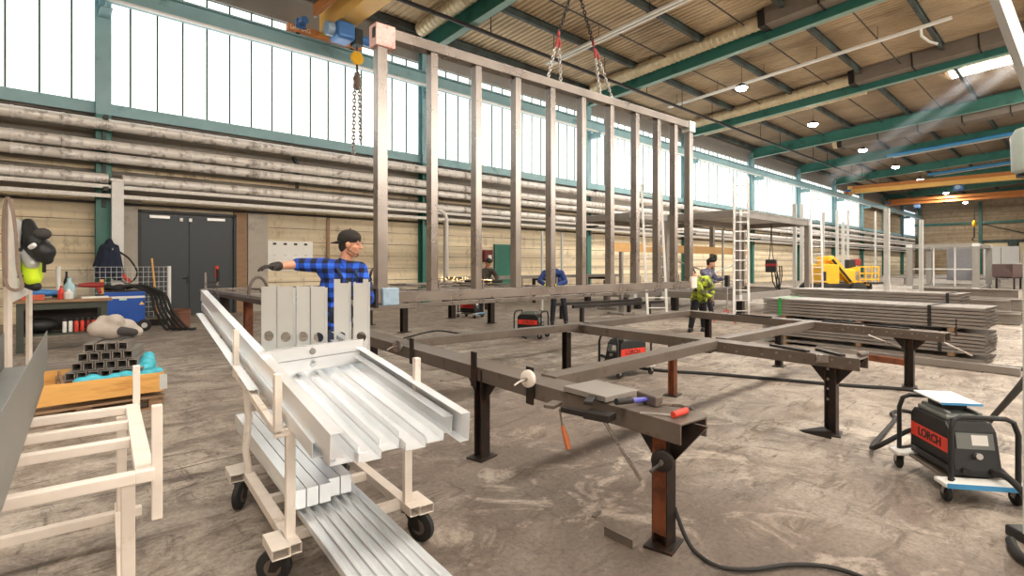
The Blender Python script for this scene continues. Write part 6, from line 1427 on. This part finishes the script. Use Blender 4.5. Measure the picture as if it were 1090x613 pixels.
# ---- worker with raised welding helmet
d4 = 15.0
J = dict(head=at(756.5, 280, d4), neck=at(753.5, 286.5, d4+.02), chest=at(752, 294, d4+.05), pelvis=at(752, 312, d4+.1), shR=at(748, 289, d4-.12), shL=at(757, 289, d4+.16), elR=at(754, 299, d4-.25), elL=at(763, 298, d4+.1), wrR=at(762, 300, d4-.35), wrL=at(769, 297, d4-.05), hipR=at(750, 315, d4), hipL=at(754.5, 315, d4+.2))
stand(J, -RGT*.04, RGT*.08)
person('worker with a raised black welding helmet standing behind the neon yellow jacket', J, dict(facing=RGT*.8-FWD*.4, look=RGT*.9-FWD*.35+V((0, 0, -.1)), hairm=DK, visor=True, topm=GREYJ, legm=TRD, glove=M['strap'], hdR=RGT*.8-FWD*.2, pnR=(0, 0, -1), hdL=RGT*.8-FWD*.1, pnL=(0, 0, -1), bulk=1.1, skin=SK))

sm_ = emit('spark_glow', (255, 206, 130), 4); mb = MB(); rs = random.Random(5)
for k in range(90):
    u = rs.random()**1.6; p = at(523-66*u, 298+rs.uniform(-3, 3)*u-2*u*(1-u)*3, d2-.5+rs.uniform(-.3, .3)); mb.sph(p, (.010, .010, .010), 5, 4)
o = mb.build('grinding_sparks', sm_); o['kind'] = 'stuff'; tag(o, 'spray of glowing grinding sparks left of the worker in the olive jacket', 'sparks')
# ================================================================ LIGHT
wd = bpy.data.worlds.new('world'); S.world = wd; wd.use_nodes = True
wd.node_tree.nodes['Background'].inputs['Color'].default_value = (.8, .88, 1, 1); wd.node_tree.nodes['Background'].inputs['Strength'].default_value = .6
S.view_settings.exposure = EXPO
S.cycles.use_denoising = True
S.cycles.max_bounces = 8; S.cycles.diffuse_bounces = 4; S.cycles.glossy_bounces = 4; S.cycles.sample_clamp_indirect = 4

# sunbeam made visible by welding haze below the roof light
hz_ = bpy.data.materials.new('welding_haze'); hz_.use_nodes = True; nt = hz_.node_tree; nt.nodes.remove(nt.nodes['Principled BSDF'])
vs_ = nt.nodes.new('ShaderNodeVolumeScatter'); vs_.inputs['Density'].default_value = .08; vs_.inputs['Anisotropy'].default_value = .1; nt.links.new(vs_.outputs[0], nt.nodes['Material Output'].inputs['Volume'])
for i, (yo, lab) in enumerate(((2.2, 'upper faint sunlit haze streak below the roof light'), (3.7, 'lower faint sunlit haze streak below the roof light'))):
    a, b = V((37.1, yo, roof_z(yo)-.35)), V((44.8, yo+9.6, 7.9))
    o = MB().beam(a, b, .75, .75).build('light_haze', hz_); tag(o, lab, 'haze')
    sp = bpy.data.lights.new('sun_patch', 'SPOT'); sp.energy = 9000; sp.spot_size = math.radians(7); sp.spot_blend = .3; sp.shadow_soft_size = .25; sp.color = (.86, .92, 1)
    so = bpy.data.objects.new('sun_patch', sp); C.objects.link(so); so.location = a; so.rotation_euler = (b-a).to_track_quat('-Z', 'Y').to_euler()
